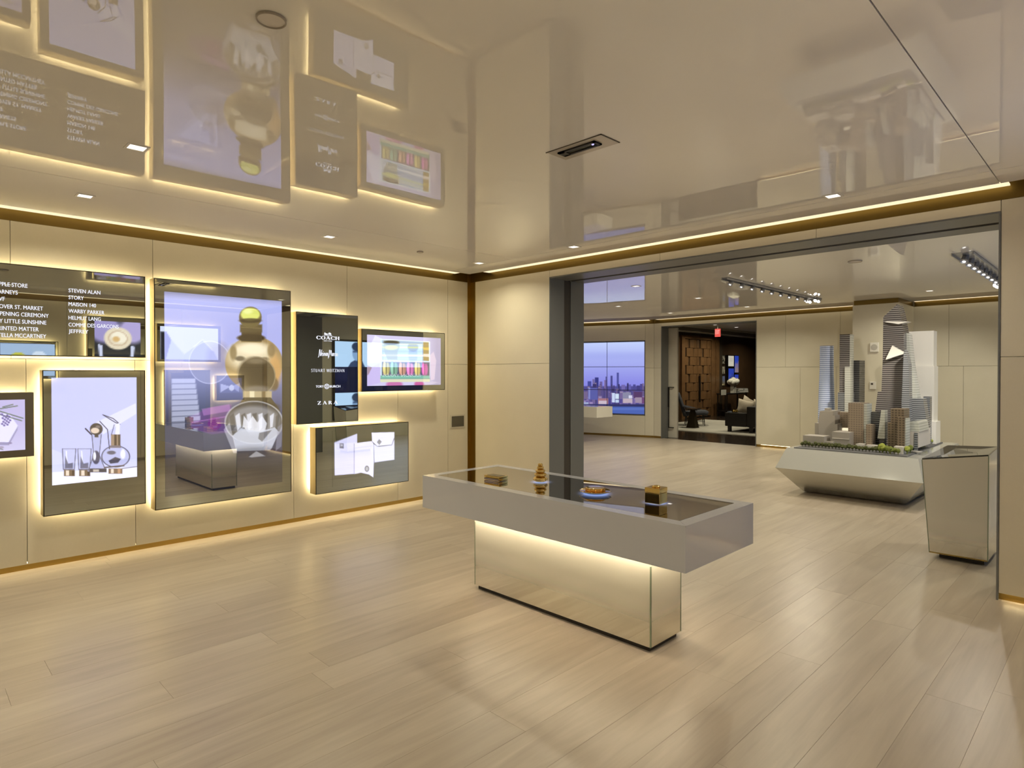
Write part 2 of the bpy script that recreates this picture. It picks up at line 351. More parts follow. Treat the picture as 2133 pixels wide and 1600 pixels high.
def serif_word(word, TK=0.17, TN=0.06, gap=0.14, serif=True):
    mb = MB(); x = 0.0
    def st(pts, a, b=None):
        v, f = ribbon([(x + p[0], p[1]) for p in pts], a, b); mb.add(v, f)
    def arc(cx, cy, ro, qo, ri, qi, a0, a1, n=18):
        vs = []
        for k in range(n + 1):
            a = math.radians(a0 + (a1 - a0) * k / n); vs += [(x + cx + ro * math.cos(a), cy + qo * math.sin(a), 0), (x + cx + ri * math.cos(a), cy + qi * math.sin(a), 0)]
        mb.add(vs, [(2 * k, 2 * k + 2, 2 * k + 3, 2 * k + 1) for k in range(n)])
    def sf(cx, y, wd=0.30):
        if serif: st([(cx - wd / 2, y), (cx + wd / 2, y)], TN * 0.9)
    h = TN / 2
    for ch in word:
        if ch == ' ': x += 0.5; continue
        if ch == 'O': arc(.47, .5, .47, .52, .47 - TK, .52 - TN, 0, 360, 32); wd = .94
        elif ch == 'C': arc(.47, .5, .47, .52, .47 - TK, .52 - TN, 42, 318, 26); st([(.83, .65), (.83, .98)], TN); st([(.83, .02), (.83, .28)], TN * .6); wd = .86
        elif ch == 'A': st([(.12, h), (.45, 1)], TN); st([(.42, 1), (.78, h)], TK); st([(.22, .34), (.62, .34)], TN); sf(.12, h, .26); sf(.78, h, .32); wd = .92
        elif ch == 'H': st([(.18, 0), (.18, 1)], TK); st([(.74, 0), (.74, 1)], TK); st([(.18, .52), (.74, .52)], TN); [sf(c, q, .36) for c in (.18, .74) for q in (h, 1 - h)]; wd = .92
        elif ch == 'Z': st([(.05, 1 - h), (.70, 1 - h)], TN); st([(.05, h), (.72, h)], TN); st([(.64, 1 - TN), (.12, TN)], TK); st([(.06, .74), (.06, 1)], TN); st([(.71, 0), (.71, .26)], TN); wd = .78
        elif ch == 'R': st([(.18, 0), (.18, 1)], TK); arc(.36, .74, .30, .26, .30 - TK, .26 - TN, -90, 90, 12); st([(.18, 1 - h), (.38, 1 - h)], TN); st([(.18, .48 + h), (.38, .48 + h)], TN); st([(.38, .5), (.74, 0)], TK * .9); sf(.18, h, .34); sf(.12, 1 - h, .2); wd = .82
        elif ch == 'S': st([(.52, .80), (.44, .95), (.28, .98), (.13, .88), (.11, .72), (.22, .60), (.42, .46), (.52, .32), (.50, .14), (.36, .03), (.20, .03), (.07, .18)], TK * .72); wd = .6
        elif ch == 'T': st([(.0, 1 - h), (.66, 1 - h)], TN * 1.2); st([(.33, 0), (.33, 1)], TK); sf(.33, h); wd = .66
        elif ch == 'U': st([(.14, 1), (.14, .30), (.20, .10), (.36, .02), (.54, .10), (.60, .30), (.60, 1)], TK * .8); wd = .74
        elif ch == 'W': st([(.03, 1), (.27, 0)], TK); st([(.27, 0), (.5, 1)], TN); st([(.5, 1), (.74, 0)], TK); st([(.74, 0), (.97, 1)], TN); wd = 1.0
        elif ch == 'E': st([(.12, 0), (.12, 1)], TK); [st([(.12, q), (e, q)], TN * 1.1) for q, e in ((h, .52), (.52, .46), (1 - h, .5))]; wd = .54
        elif ch == 'I': st([(.12, 0), (.12, 1)], TK); sf(.12, h); sf(.12, 1 - h); wd = .24
        elif ch == 'M': st([(.08, 0), (.12, 1)], TN); st([(.12, 1), (.46, .04)], TK); st([(.46, .04), (.80, 1)], TN); st([(.80, 1), (.86, 0)], TK); wd = .96
        elif ch == 'N': st([(.08, 0), (.08, 1)], TN); st([(.08, 1), (.66, 0)], TK); st([(.66, 0), (.66, 1)], TN); wd = .74
        x += wd + gap
    return mb.mesh('lettering')

# ================================================================== STRUCTURE
XL, XR, YB, YREAR, ZC = -6.31, 0.57, 5.5, -3.2, 2.895
YF, OPX0, OPX1, OPZ, YB2 = 13.25, -4.893, -0.67, 2.73, 6.13      # far wall; opening in the back wall; its far side
XFR, XFL = 1.0, -13.0                                               # far room: right wall, left wall
WT, WB = 2.81, 0.05                                                 # top and bottom of the parchment panels
# ---- floor: subfloor + planks running along Y
fl = struct(box('floor', SUBF, None, XFL - .1, XFR + .1, YREAR - .1, YF + .12, -.12, -.012), 'pale limed oak plank floor', 'floor')
PW = 0.236
planks = []
x = XFL
ci = 0
while x < XFR + .05:
    xa, xb = x, min(x + PW, XFR + .05); random.seed(100 + ci)
    y = YREAR - random.uniform(0, 1.6)
    while y < YF + .1:
        L = random.choice((1.2, 1.5, 1.8, 2.1, 2.4)); ya, yb = max(y, YREAR - .08), min(y + L, YF + .1)
        if yb - ya > .05:
            cx, cy = (xa + xb) / 2, (ya + yb) / 2
            v = np.array([cx, cy, 0]) - CP; d = v @ FW; see = False
            for q in (ya + .05, cy, yb - .05):
                vv = np.array([cx, q, 0]) - CP; dd = vv @ FW
                if dd > .8:
                    px, py = proj(np.array([cx, q, 0])); see = see or (-60 < px < 2190 and py < 1660)
            if cy < YB and (cx < XL or cx > XR): see = False
            if YB < cy < YB2 and not OPX0 < cx < OPX1: see = False
            planks.append((not see, math.hypot(cx, cy), xa, xb, ya, yb))
        y += L
    x += PW; ci += 1
planks.sort(key=lambda q: (q[0], q[1]))
cache = {}
for k, (hid, d, xa, xb, ya, yb) in enumerate(planks[:300]):
    key = (round(xb - xa, 3), round(yb - ya, 3))
    if key not in cache:
        hx, hy = (xb - xa) / 2 - .0002, (yb - ya) / 2 - .0003; mb = MB(); b = .0007
        A = [(-hx, -hy, -.012), (hx, -hy, -.012), (hx, hy, -.012), (-hx, hy, -.012)]; B = [(-hx, -hy, -b), (hx, -hy, -b), (hx, hy, -b), (-hx, hy, -b)]
        T = [(-hx + b, -hy + b, 0), (hx - b, -hy + b, 0), (hx - b, hy - b, 0), (-hx + b, hy - b, 0)]
        mb.add(A + B + T, [(0, 1, 5, 4), (1, 2, 6, 5), (2, 3, 7, 6), (3, 0, 4, 7), (4, 5, 9, 8), (5, 6, 10, 9), (6, 7, 11, 10), (7, 4, 8, 11), (8, 9, 10, 11)])
        cache[key] = mb.mesh('plank')
    o = link('plank', cache[key], OAK, fl); o.location = ((xa + xb) / 2, (ya + yb) / 2, 0)
mb = MB(); rr = []
for (hid, d, xa, xb, ya, yb) in planks[300:]:
    mb.box(xa + .0002, xb - .0002, ya + .0003, yb - .0003, -.0115, 0); rr += [random.random()] * 6
me = mb.mesh('plank_field'); me.attributes.new('plank_rand', 'FLOAT', 'FACE').data.foreach_set('value', rr)
o = link('plank_field', me, OAK, fl); o['kind'] = 'stuff'
random.seed(5)

def panels(parent, mk, rows, th=.02, gap=.0035, mat=PARCH):
    """rows: (z0, z1, [edges]); mk(e0, e1, z0, z1) -> box corners"""
    for z0, z1, ed in rows:
        for a, b in zip(ed[:-1], ed[1:]):
            box('panel', mat, parent, *mk(a + gap / 2, b - gap / 2, z0 + gap / 2, z1 - gap / 2), bevel=.0012, seg=1)
# ---- left wall
wl = struct(box('wall_left', SUB, None, XL - .25, XL - .04, YREAR - .1, YB + .1, 0, ZC + .2), 'cream parchment panelled wall carrying the lit displays', 'wall')
box('backing', DARK, wl, XL - .04, XL - .02, YREAR, YB - .055, WB + .02, WT)
panels(wl, lambda a, b, z0, z1: (XL - .02, XL, a, b, z0, z1), [(1.712, WT, [YREAR, -1.6, .665, 1.678, 3.65, 5.11, 5.45]), (WB, 1.712, [YREAR, -.9, .758, 1.53, 3.01, 4.333, 5.11, 5.45])])
# ---- back wall with the wide opening
mb = MB().box(XL - .25, OPX0, YB + .04, YB2, 0, ZC + .2).box(OPX1, XR + .25, YB + .04, YB2, 0, ZC + .2).box(OPX0, OPX1, YB + .04, YB2, OPZ, ZC + .2)
wb = struct(obj('wall_back', mb, SUB), 'cream parchment panelled wall with wide opening', 'wall')
mkb = lambda a, b, z0, z1: (a, b, YB, YB + .04, z0, z1)
panels(wb, mkb, [(1.712, WT, [-6.212, OPX0]), (WB, 1.712, [-6.212, OPX0]), (OPZ, WT, [OPX0, -3.4, -1.9, OPX1]), (1.712, WT, [OPX1, .47]), (WB, 1.712, [OPX1, .47])])
# ---- brass corner post, trims, base reveals
mb = MB().box(XL - .05, XL - .012, YB - .055, YB + .03, 0, ZC + .05).box(XL - .05, XL + .10, YB + .012, YB + .04, 0, ZC + .05)
struct(obj('trim_1', mb, GOLD), 'tall brass reveal in the corner between two walls', 'trim')
struct(box('trim_2', TRIMG, None, XL - .04, XL - .006, YREAR, YB - .05, WT, ZC + .045), 'brass band along the top of the left wall', 'trim')
mb = MB().box(XL + .0, OPX0 + .03, YB + .004, YB + .04, WT, ZC + .045).box(OPX0 + .03, XR, YB + .004, YB + .04, WT, ZC + .045)
struct(obj('trim_3', mb, TRIMG), 'brass band along the top of the wall above the opening', 'trim')
struct(box('baseboard_left', GOLD, None, XL - .04, XL - .035, YREAR, YB, 0, WB), 'recessed brass base under the left wall', 'baseboard')
mb = MB().box(XL, OPX0, YB + .03, YB + .04, 0, WB).box(OPX1, XR, YB + .03, YB + .04, 0, WB)
struct(obj('baseboard_back', mb, GOLD), 'recessed brass base under the back wall', 'baseboard')
# ---- base LED lines tucked under the panels
def strip(name, label, x0, x1, y0, y1, z0, z1, mat, cat='light strip'):
    return tag(box(name, mat, None, x0, x1, y0, y1, z0, z1), label, cat)
strip('base_light_strip', 'warm light line washing the floor under the left wall', XL - .038, XL - .022, YREAR + .1, YB - .2, WB + .004, WB + .012, LEDB)
strip('base_light_strip', 'warm light line washing the floor under the wall right of the opening', OPX1 + .03, XR - .05, YB + .012, YB + .028, WB - .0012, WB + .0005, LEDB)
# ---- right wall and rear wall (seen mirrored in the displays)
wr = struct(box('wall_right', SUB, None, XR + .04, XR + .25, YREAR - .1, YB2, 0, ZC + .2), 'cream parchment wall behind the camera seen mirrored in the displays', 'wall')
panels(wr, lambda a, b, z0, z1: (XR, XR + .04, a, b, z0, z1), [(1.712, WT, [YREAR, .2, 2.1, 3.9, 5.45]), (WB, 1.712, [YREAR, 1.2, 3.2, 5.45])])
struct(box('trim_4', TRIMG, None, XR + .006, XR + .04, YREAR, YB, WT, ZC + .045), 'brass band at the top of the right wall', 'trim')
struct(box('trim_5', GOLD, None, XR - .08, XR + .04, YB - .05, YB + .012, 0, ZC + .045), 'brass reveal in the corner right of the opening', 'trim')
struct(box('wall_rear', PARCH, None, XL - .25, XR + .25, YREAR - .25, YREAR, 0, ZC + .2), 'plain cream wall at the rear of the room', 'wall')
# ---- ceiling of the near room: glossy film panels, slots for the cove lights along the walls
SL = .13
cl = struct(box('ceiling', SUB, None, XL - .25, XR + .25, YREAR - .25, YB2, ZC + .06, ZC + .2), 'high gloss cream ceiling', 'ceiling')
xs = [XL + SL, -5.0, -.66, XR - SL]; ys = [YREAR, 5.0, YB - SL]
for i in range(3):
    for j in range(2):
        box('ceiling_panel', CEIL, cl, xs[i] + .003, xs[i + 1] - .003, ys[j] + .003, ys[j + 1] - .003, ZC, ZC + .05)
def cove(name, label, x0, x1, y0, y1, z=ZC + .003):
    t = thing(name, label, 'cove light'); box('diffuser', COVE, t, x0, x1, y0, y1, z, z + .01); return t
cove('cove_light', 'warm cove light along the ceiling edge above the left wall displays', XL + .01, XL + SL - .01, YREAR, YB - SL - .15)
cove('cove_light', 'warm cove light along the ceiling edge above the wide opening', XL + SL + .25, OPX1 + .05, YB - SL + .01, YB - .01)
cove('cove_light', 'warm cove light along the ceiling edge of the right wall', XR - SL + .01, XR - .01, YREAR, YB - SL)
# ---- opening lining: dark grey metal with a pocket groove
tr = struct(empty('trim_6'), 'dark grey metal lining of the wide opening', 'trim')
box('jamb', JAMB, tr, OPX0, OPX0 + .012, YB - .004, 5.755, 0, OPZ - .012); box('jamb', JAMB, tr, OPX0, OPX0 + .012, 5.88, YB2 + .004, 0, OPZ - .012)
box('pocket', pbr('bronze_pocket', (.05, .042, .034, 1), .5), tr, OPX0 - .02, OPX0 + .004, 5.755, 5.88, 0, OPZ)
box('head', JAMB, tr, OPX0, OPX1, YB - .004, 5.82, OPZ - .012, OPZ); box('head', JAMB, tr, OPX0, OPX1, 5.90, YB2 + .004, OPZ - .012, OPZ)
box('track', DARK, tr, OPX0, OPX1, 5.82, 5.90, OPZ - .003, OPZ + .02)
box('jamb', JAMB, tr, OPX1 - .012, OPX1, YB - .004, YB2 + .004, 0, OPZ - .012)
# ---- far room shell
def at_far(x, y): return at_y(x, y, YF)
DX0, DX1 = at_far(1377, 800)[0], at_far(1575.5, 800)[0]; DZ = at_far(1575, 668)[2]
KX = -8.35                                                          # the far wall bends here
mb = MB().box(KX, DX0, YF + .04, YF + .3, 0, ZC + .2).box(DX1, XFR + .2, YF + .04, YF + .3, 0, ZC + .2).box(DX0, DX1, YF + .04, YF + .3, DZ, ZC + .2)
wf = struct(obj('wall_far', mb, SUB), 'pale panelled wall at the back of the far room', 'wall')
mkf = lambda a, b, z0, z1: (a, b, YF, YF + .04, z0, z1)
fx = lambda p: float(at_far(p, 760)[0])
panels(wf, mkf, [(1.72, WT, [KX, DX0]), (WB, 1.72, [KX, DX0]), (DZ, WT, [DX0, DX1]),
                 (1.72, WT, [DX1, fx(1636), fx(1750), -3.3, -2.9, fx(1976), -.7, XFR]), (WB, 1.72, [DX1, fx(1667), fx(1742), -2.9, fx(2007), -.4, XFR])], mat=PARCH_F)
# bent part carrying the video wall
ANG = math.radians(17); UV = np.array([-math.cos(ANG), -math.sin(ANG), 0]); NV = np.array([math.sin(ANG), -math.cos(ANG), 0]); KP = np.array([KX, YF, 0])
def vwall(s, z, n=0.0): return KP + UV * s + NV * n + np.array([0, 0, z])
def vbox(mb, s0, s1, z0, z1, n0, n1):
    lo = [vwall(s1, z0, n0), vwall(s1, z0, n1), vwall(s0, z0, n1), vwall(s0, z0, n0)]; hi = [vwall(s1, z1, n0), vwall(s1, z1, n1), vwall(s0, z1, n1), vwall(s0, z1, n0)]
    return mb.loft(lo, hi)
def vs(px, py):
    p = at_pl(px, py, KP, NV); return float((p - KP) @ UV), float(p[2])
V0, VZ1 = vs(1344, 709); _, VZ0 = vs(1344, 866); V1 = V0 + 3.35
wv = struct(obj('wall_far_left', vbox(MB(), -.05, 5.2, 0, ZC + .2, -.3, -.12), SUB), 'pale panelled wall around the skyline video wall', 'wall')
for s0, s1, z0, z1 in ((0, V0, WB, 1.72), (0, V0, 1.72, WT), (V0, V1, WB, VZ0), (V0, V1, VZ1, WT), (V1, 5.0, WB, 1.72), (V1, 5.0, 1.72, WT)):
    obj('panel', vbox(MB(), s0 + .002, s1 - .002, z0 + .002, z1 - .002, -.12, 0), PARCH_F, wv)
struct(obj('trim_7', vbox(MB(), 0, 5.0, WT, ZC + .045, -.1, -.005), TRIMG), 'brass band above the skyline video wall', 'trim')
struct(obj('baseboard_far_left', vbox(MB(), -.01, 5.0, 0, WB, -.1, -.03), GOLD), 'recessed brass base under the video wall', 'baseboard')
struct(box('wall_side', PARCH_F, None, XFL - .2, XFL, YB2, YF + .3, 0, ZC + .2), 'pale side wall of the far room', 'wall')
struct(box('wall_far_right', PARCH_F, None, XFR, XFR + .2, YB2, YF + .3, 0, ZC + .2), 'pale right wall of the far room behind the portrait screens', 'wall')
struct(box('wall_near', PARCH_F, None, XFL, XL - .25, YB2 - .2, YB2, 0, ZC + .2), 'pale wall of the far room beside the opening', 'wall')
mb = MB().box(KX, -3.6, YF + .005, YF + .04, WT, ZC + .045).box(-2.86, XFR, YF + .005, YF + .04, WT, ZC + .045)
struct(obj('trim_8', mb, TRIMG), 'brass band along the top of the far wall', 'trim')
mb = MB().box(KX, DX0, YF + .02, YF + .04, 0, WB).box(DX1, XFR, YF + .02, YF + .04, 0, WB)
struct(obj('baseboard_far', mb, GOLD), 'recessed brass base under the far wall', 'baseboard')
# column
CX0, CX1, CY = -3.60, -2.87, 12.25
co = struct(empty('column'), 'square panelled column behind the city model', 'column')
box('shaft', PARCH_F, co, CX0, CX1, CY, YF - .003, WB, WT); box('collar', pbr('dark_brass', (.22, .155, .05, 1), .35, 1.0), co, CX0 + .015, CX1 - .015, CY + .015, YF - .003, WT, ZC - .002); box('base', GOLD, co, CX0 + .02, CX1 - .02, CY + .02, YF - .003, 0.002, WB)
cf = struct(box('ceiling_far', SUB, None, XFL, XFR, YB2 + .001, YF + .3, ZC + .06, ZC + .2), 'high gloss ceiling of the far room', 'ceiling')
box('ceiling_panel', CEIL, cf, XFL, XFR, YB2 + .003, YF - .14, ZC, ZC + .05)
cove('cove_light', 'warm cove light along the ceiling edge of the far wall left of the column', KX + .1, CX0 - .02, YF - .13, YF - .01)
cove('cove_light', 'warm cove light along the ceiling edge of the far wall right of the column', CX1 + .02, XFR - .1, YF - .13, YF - .01)
t = thing('cove_light', 'warm cove light along the ceiling edge above the skyline video wall', 'cove light'); obj('diffuser', vbox(MB(), .1, 4.9, ZC - .004, ZC - .0005, .01, .12), COVE, t)
strip('base_light_strip', 'warm light line under the far wall right of the lounge door', DX1 + .1, XFR - .1, YF + .006, YF + .018, WB - .0012, WB + .0005, LEDB)

# ================================================================== CEILING FITTINGS
def downlight(px, py, label, group, power, z=ZC, sz=.085):
    p = at_z(px, py, z); return downlight_at(p[0], p[1], label, group, power, z, sz)
def downlight_at(X, Y, label, group, power, z=ZC, sz=.085):
    t = thing('downlight', label, 'downlight', group); h = sz / 2
    mb = MB()
    for (a, b, c, d) in ((-h - .014, h + .014, -h - .014, -h), (-h - .014, h + .014, h, h + .014), (-h - .014, -h, -h, h), (h, h + .014, -h, h)): mb.box(X + a, X + b, Y + c, Y + d, z - .004, z + .003)
    obj('trim_ring', mb, WHITE, t); box('lens', LENS, t, X - h, X + h, Y - h, Y + h, z - .002, z + .002)
    area('lamp', (X, Y, z - .012), sz, power, WARM, t, spread=math.radians(150)); return t
g1 = 'downlights of the near room'
downlight(177, 408, 'square downlight nearest the left image edge above the store list display', g1, DOWNLIGHT_W)
downlight(686, 493, 'square downlight above the black logo display', g1, DOWNLIGHT_W)
downlight(285, 307, 'square downlight set inward from the wall with rippled reflections around it', g1, DOWNLIGHT_W)
downlight(1735, 408, 'square downlight above the right end of the wide opening', g1, DOWNLIGHT_W)
downlight(1195, 514, 'square downlight above the left end of the wide opening', g1, DOWNLIGHT_W)
downlight(998, 548, 'square downlight in the corner of the ceiling', g1, DOWNLIGHT_W)
for X, Y, l in ((-2.9, -.6, 'added fill downlight over the middle of the room behind the camera'), (-4.1, -1.0, 'added fill downlight in the rear left of the room'), (-1.3, -1.2, 'added fill downlight in the rear right of the room'), (-.6, 1.2, 'added fill downlight near the right wall'), (-5.42, -1.0, 'added fill downlight in the rear left corner')):
    downlight_at(X, Y, l, g1, DOWNLIGHT_W)  # out-of-view lamps added as fill light for the near room
g2 = 'downlights of the far room'
for px, py, l in ((1325, 596, 'square downlight in the far ceiling nearest the opening'), (1288, 638, 'square downlight in the far ceiling above the video wall'), (1454, 621, 'square downlight in the far ceiling left of the spotlight track'), (1396, 652, 'square downlight in the far ceiling before the lounge door'), (1556, 639, 'square downlight in the far ceiling at the right of the lounge door')):
    downlight(px, py, l, g2, FARLIGHT_W)
for X, Y, l in ((-.3, 7.9, 'added fill downlight in the far ceiling at the right wall'), (-9.2, 8.6, 'added fill downlight in the far ceiling at the left'), (-2.7, 6.9, 'added fill downlight in the far ceiling hidden behind the opening head'), (-.3, 10.9, 'added fill downlight in the far ceiling at the far right corner'), (-2.3, 11.6, 'added fill downlight in the far ceiling in front of the column')):
    downlight_at(X, Y, l, g2, FARLIGHT_W)  # extra fixtures added to brighten the far room
def ceil_disc(px, py, r, label, cat, name):
    p = at_z(px, py, ZC); t = thing(name, label, cat)
    obj('rim', MB().lathe([(r, ZC - .001), (r, ZC - .009), (r - .002, ZC - .011), (r - .005, ZC - .009), (r - .005, ZC - .001)], (p[0], p[1], 0), 40), pbr('rim_grey', (.40, .36, .31, 1), .4), t)
    obj('grille', MB().lathe([(r - .005, ZC - .0005), (r - .005, ZC - .006), (.002, ZC - .008)], (p[0], p[1], 0), 40), pbr('grille_cream', (.74, .69, .62, 1), .5), t); return t
ceil_disc(565, 39, .053, 'round flush ceiling speaker at the top of the picture', 'speaker', 'ceiling_speaker')
ceil_disc(1781, 544, .075, 'round flush ceiling speaker in the far room', 'speaker', 'ceiling_speaker')
ceil_disc(875, 524, .035, 'tiny round sensor disc in the ceiling near the corner', 'sensor', 'ceiling_sensor')
# projector slot: cream access frame with a black lens slot
t = thing('ceiling_projector', 'black projector slot with lens in a cream ceiling flap', 'projector')
x0, x1, y0, y1 = -2.455, -2.05, 2.725, 2.90
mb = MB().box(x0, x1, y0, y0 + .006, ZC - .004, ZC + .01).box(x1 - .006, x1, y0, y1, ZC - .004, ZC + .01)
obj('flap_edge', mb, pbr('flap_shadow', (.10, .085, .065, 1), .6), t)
box('flap', pbr('flap_cream', (.62, .57, .49, 1), .08, ior=1.5), t, x0 + .006, x1 - .006, y0 + .006, y1, ZC - .003, ZC + .01)
mb = MB(); sx0, sx1, sy0, sy1 = -2.40, -2.13, 2.768, 2.838; f = .016
for q in ((sx0, sx1, sy0, sy0 + f), (sx0, sx1, sy1 - f, sy1), (sx0, sx0 + .05, sy0, sy1), (sx1 - f, sx1, sy0, sy1)): mb.box(*q, ZC - .012, ZC - .002)
obj('slot_frame', mb, pbr('slot_black', (.012, .010, .008, 1), .4), t)
box('slot_glass', pbr('slot_glass_mat', (.10, .10, .075, 1), .15), t, sx0 + .05, sx1 - f, sy0 + f, sy1 - f, ZC - .006, ZC - .002)
obj('lens', MB().lathe([(.008, ZC - .007), (.006, ZC - .012), (.001, ZC - .013)], (sx1 - .035, 2.80, 0), 12), emis('lens_blue', (.55, .5, 1), 1.2), t)
# spotlight tracks in the far room
ALU = pbr('track_aluminium', (.42, .43, .46, 1), .3, .6)
def track(X0, X1, Y0, Y1, n, label, bright_last, wide):
    t = thing('spotlight_track', label, 'track light')
    mb = MB().box(X0, X1, Y0, Y1, ZC - .004, ZC + .004).box(X0, X0 + .012, Y0, Y1, ZC - .03, ZC).box(X1 - .012, X1, Y0, Y1, ZC - .03, ZC)
    obj('channel', mb, ALU, t); xm = (X0 + X1) / 2; r = min(.042, (X1 - X0) / 2.6)
    sp = MB().lathe([(r * .72, .0), (r * .85, -.05), (r, -.085), (r * .86, -.088), (r * .5, -.06)], (0, 0, 0), 14).mesh('spotlight')
    ln = MB().lathe([(r * .80, -.087), (r * .72, -.092)], (0, 0, 0), 14).mesh('lens')
    l2 = MB().lathe([(r * .42, -.087), (r * .36, -.091)], (0, 0, 0), 12).mesh('lens')
    for k in range(n):
        y = Y0 + (k + .7) * (Y1 - Y0) / (n + .4)
        s = link('spotlight', sp, ALU, t); s.location = (xm, y, ZC - .004); s.rotation_euler = (math.radians(-32), math.radians(10), 0)
        l = link('lens', l2, emis('spot_lens', (1, .95, .88), 1.6), s)
    if bright_last:
        for dx in (-.07, .07):
            for dy in (0, .14):
                s = link('spotlight', sp, ALU, t); s.location = (xm + dx, Y1 + .05 + dy, ZC - .004); s.rotation_euler = (math.radians(-52), math.radians(14), 0)
                link('lens', ln, emis('spot_lens_hot', (1, .93, .84), 9.0), s)
    return t
t1 = track(-3.99, -3.90, 8.0, 11.25, 9, 'white spotlight track left of the city model', True, False)
t2 = track(-1.42, -1.22, 8.15, 11.1, 9, 'wide silver spotlight trough at the right of the opening', True, True)
def spot(name, loc, target, power, ang, col, parent):
    l = bpy.data.lights.new(name, 'SPOT'); l.energy = power; l.spot_size = math.radians(ang); l.spot_blend = .35; l.color = col; l.shadow_soft_size = .03
    o = bpy.data.objects.new(name, l); COL.objects.link(o); o.location = loc; o.parent = parent
    o.rotation_euler = (Vector(target) - Vector(loc)).to_track_quat('-Z', 'Y').to_euler(); return o
spot('lamp', (-3.94, 8.6, ZC - .10), (-2.6, 9.2, .9), 60, 70, (1, .88, .70), t1)
spot('lamp', (-3.94, 10.9, ZC - .10), (-2.6, 9.4, .9), 60, 70, (1, .88, .70), t1)
spot('lamp', (-1.32, 8.4, ZC - .10), (-2.4, 9.0, .9), 95, 70, (1, .90, .76), t2)
spot('lamp', (-1.32, 8.2, ZC - .10), (-2.2, 10.3, 1.6), 105, 55, (1, .90, .76), t2)
spot('lamp', (-1.32, 9.3, ZC - .10), (-1.1, 6.6, .6), 55, 60, (1, .90, .76), t2)

# ================================================================== MIRROR DISPLAYS ON THE LEFT WALL
XF = XL + .18                                    # display front
def wall_display(name, label, y0, y1, z0, z1, sgn=1, xw=None, depth=.18, gap=.05):
    """a mirror-glass display hung off a wall facing +X (sgn 1) or -X (sgn -1), light strips behind its edges"""
    xw = XL if xw is None else xw; xb, xf = xw + sgn * gap, xw + sgn * depth
    t = thing(name, label, 'display')
    box('housing', BRONZE, t, xb, xf - sgn * .006, y0, y1, z0, z1)
    box('glass', MIRROR, t, xf - sgn * .006, xf, y0 + .004, y1 - .004, z0 + .004, z1 - .004)
    mb = MB(); e = .007
    for q in ((y0, y1, z0, z0 + e), (y0, y1, z1 - e, z1), (y0, y0 + e, z0 + e, z1 - e), (y1 - e, y1, z0 + e, z1 - e)): mb.box(xf - sgn * .005, xf + sgn * .001, *q)
    obj('bezel', mb, pbr('bezel_dark', (.035, .026, .014, 1), .35, .5), t)
    i = .045; s = .016; xa, xc = xw + sgn * .022, xw + sgn * .04
    for q in ((y0 + i, y1 - i, z0 + i - s, z0 + i), (y0 + i, y1 - i, z1 - i, z1 - i + s), (y0 + i - s, y0 + i, z0 + i, z1 - i), (y1 - i, y1 - i + s, z0 + i, z1 - i)):
        box('light_strip', LED, t, xa, xc, *q)
    box('mount', DARK, t, xw, xb, (y0 + y1) / 2 - .15, (y0 + y1) / 2 + .15, (z0 + z1) / 2 - .1, (z0 + z1) / 2 + .1)
    t['rect'] = (y0, y1, z0, z1); return t
def wr_(x0, yt, x1, yb):                          # rect on the display plane from opposite corners in the photograph
    a = at_x(x0, yt, XF); b = at_x(x1, yb, XF); return float(a[1]), float(b[1]), float(b[2]), float(a[2])
def photo_canvas(t, rect, du, bg=(0, 0, 0), off=.0012):
    """canvas over a rect of the display plane; drawn in the proportions seen in the photograph"""
    y0, y1, z0, z1 = rect; nu, nv = max(2, int((y1 - y0) / du)), max(2, int((z1 - z0) / du))
    P = plane_pts((XF + off, y0, z1), (0, y1 - y0, 0), (0, 0, z0 - z1), nu, nv); X, Y = proj(P); return P, Paint(X, Y, bg)
def show(t, P, im, mat=None, name='picture'): return link(name, grid_mesh(name, P, im), mat or PICT, t)

yA0 = -.45
dA = wall_display('store_list_display', 'wide mirror display listing store names in white capitals', yA0, wr_(0, 549, 303.5, 745.5)[1], 1.733, 2.443)
dB = wall_display('glassware_display', 'mirror display showing glass carafes and tumblers on lavender', *wr_(88, 771, 304, 1047.5)[:2], .452, 1.622)
dC = wall_display('perfume_display', 'tallest mirror display showing a giant glass perfume bottle', *wr_(320.5, 580.3, 607, 1022)[:2], .377, 2.441)
dD = wall_display('brand_logo_display', 'narrow dark mirror display listing five white fashion logos', *wr_(617, 650, 746, 876)[:2], 1.062, 2.236)
dE = wall_display('macaron_display', 'mirror display showing a box of six pastel macarons', *wr_(753.3, 685, 926.5, 812.5)[:2], 1.386, 2.098)
dF = wall_display('cufflink_display', 'lowest mirror display showing white shirt cuffs with cufflinks', *wr_(657.5, 890.5, 851, 1000.5)[:2], .304, 1.016)
dG = wall_display('soap_display', 'framed display at the left image edge showing soap and lavender', -.11, float(at_x(70, 816, XF)[1]), .944, 1.447)

# --- A: store names
UY, UZ = (0, 1, 0), (0, 0, 1)
def put_text(t, me, p, width=None, height=None, left=True, off=.0016):
    set_text(me, (p[0] + off, p[1], p[2]), UY, UZ, width, height, left); return link('lettering', me, TEXTM, t)
c1 = lambda x, y: (x / 4.848, 520 + y / 4.848)
rows1 = (('APPLE STORE', 310, 390), ('BARNEYS', 204, 457), ('DVF', 60, 520), ('DOVER ST. MARKET', 455, 617), ('OPENING CEREMONY', 492, 689), ('MY LITTLE SUNSHINE', 497, 760), ('PRINTED MATTER', 402, 827), ('STELLA MCCARTNEY', 483, 897))
rows2 = (('STEVEN ALAN', 692, 1013, 430), ('STORY', 692, 846, 500), ('MAISON 140', 692, 970, 568), ('WARBY PARKER', 692, 1054, 637), ('HELMUT LANG', 692, 1018, 706), ('COMME DES GARCONS', 692, 1198, 776), ('JEFFREY', 692, 893, 842))
tw = {}
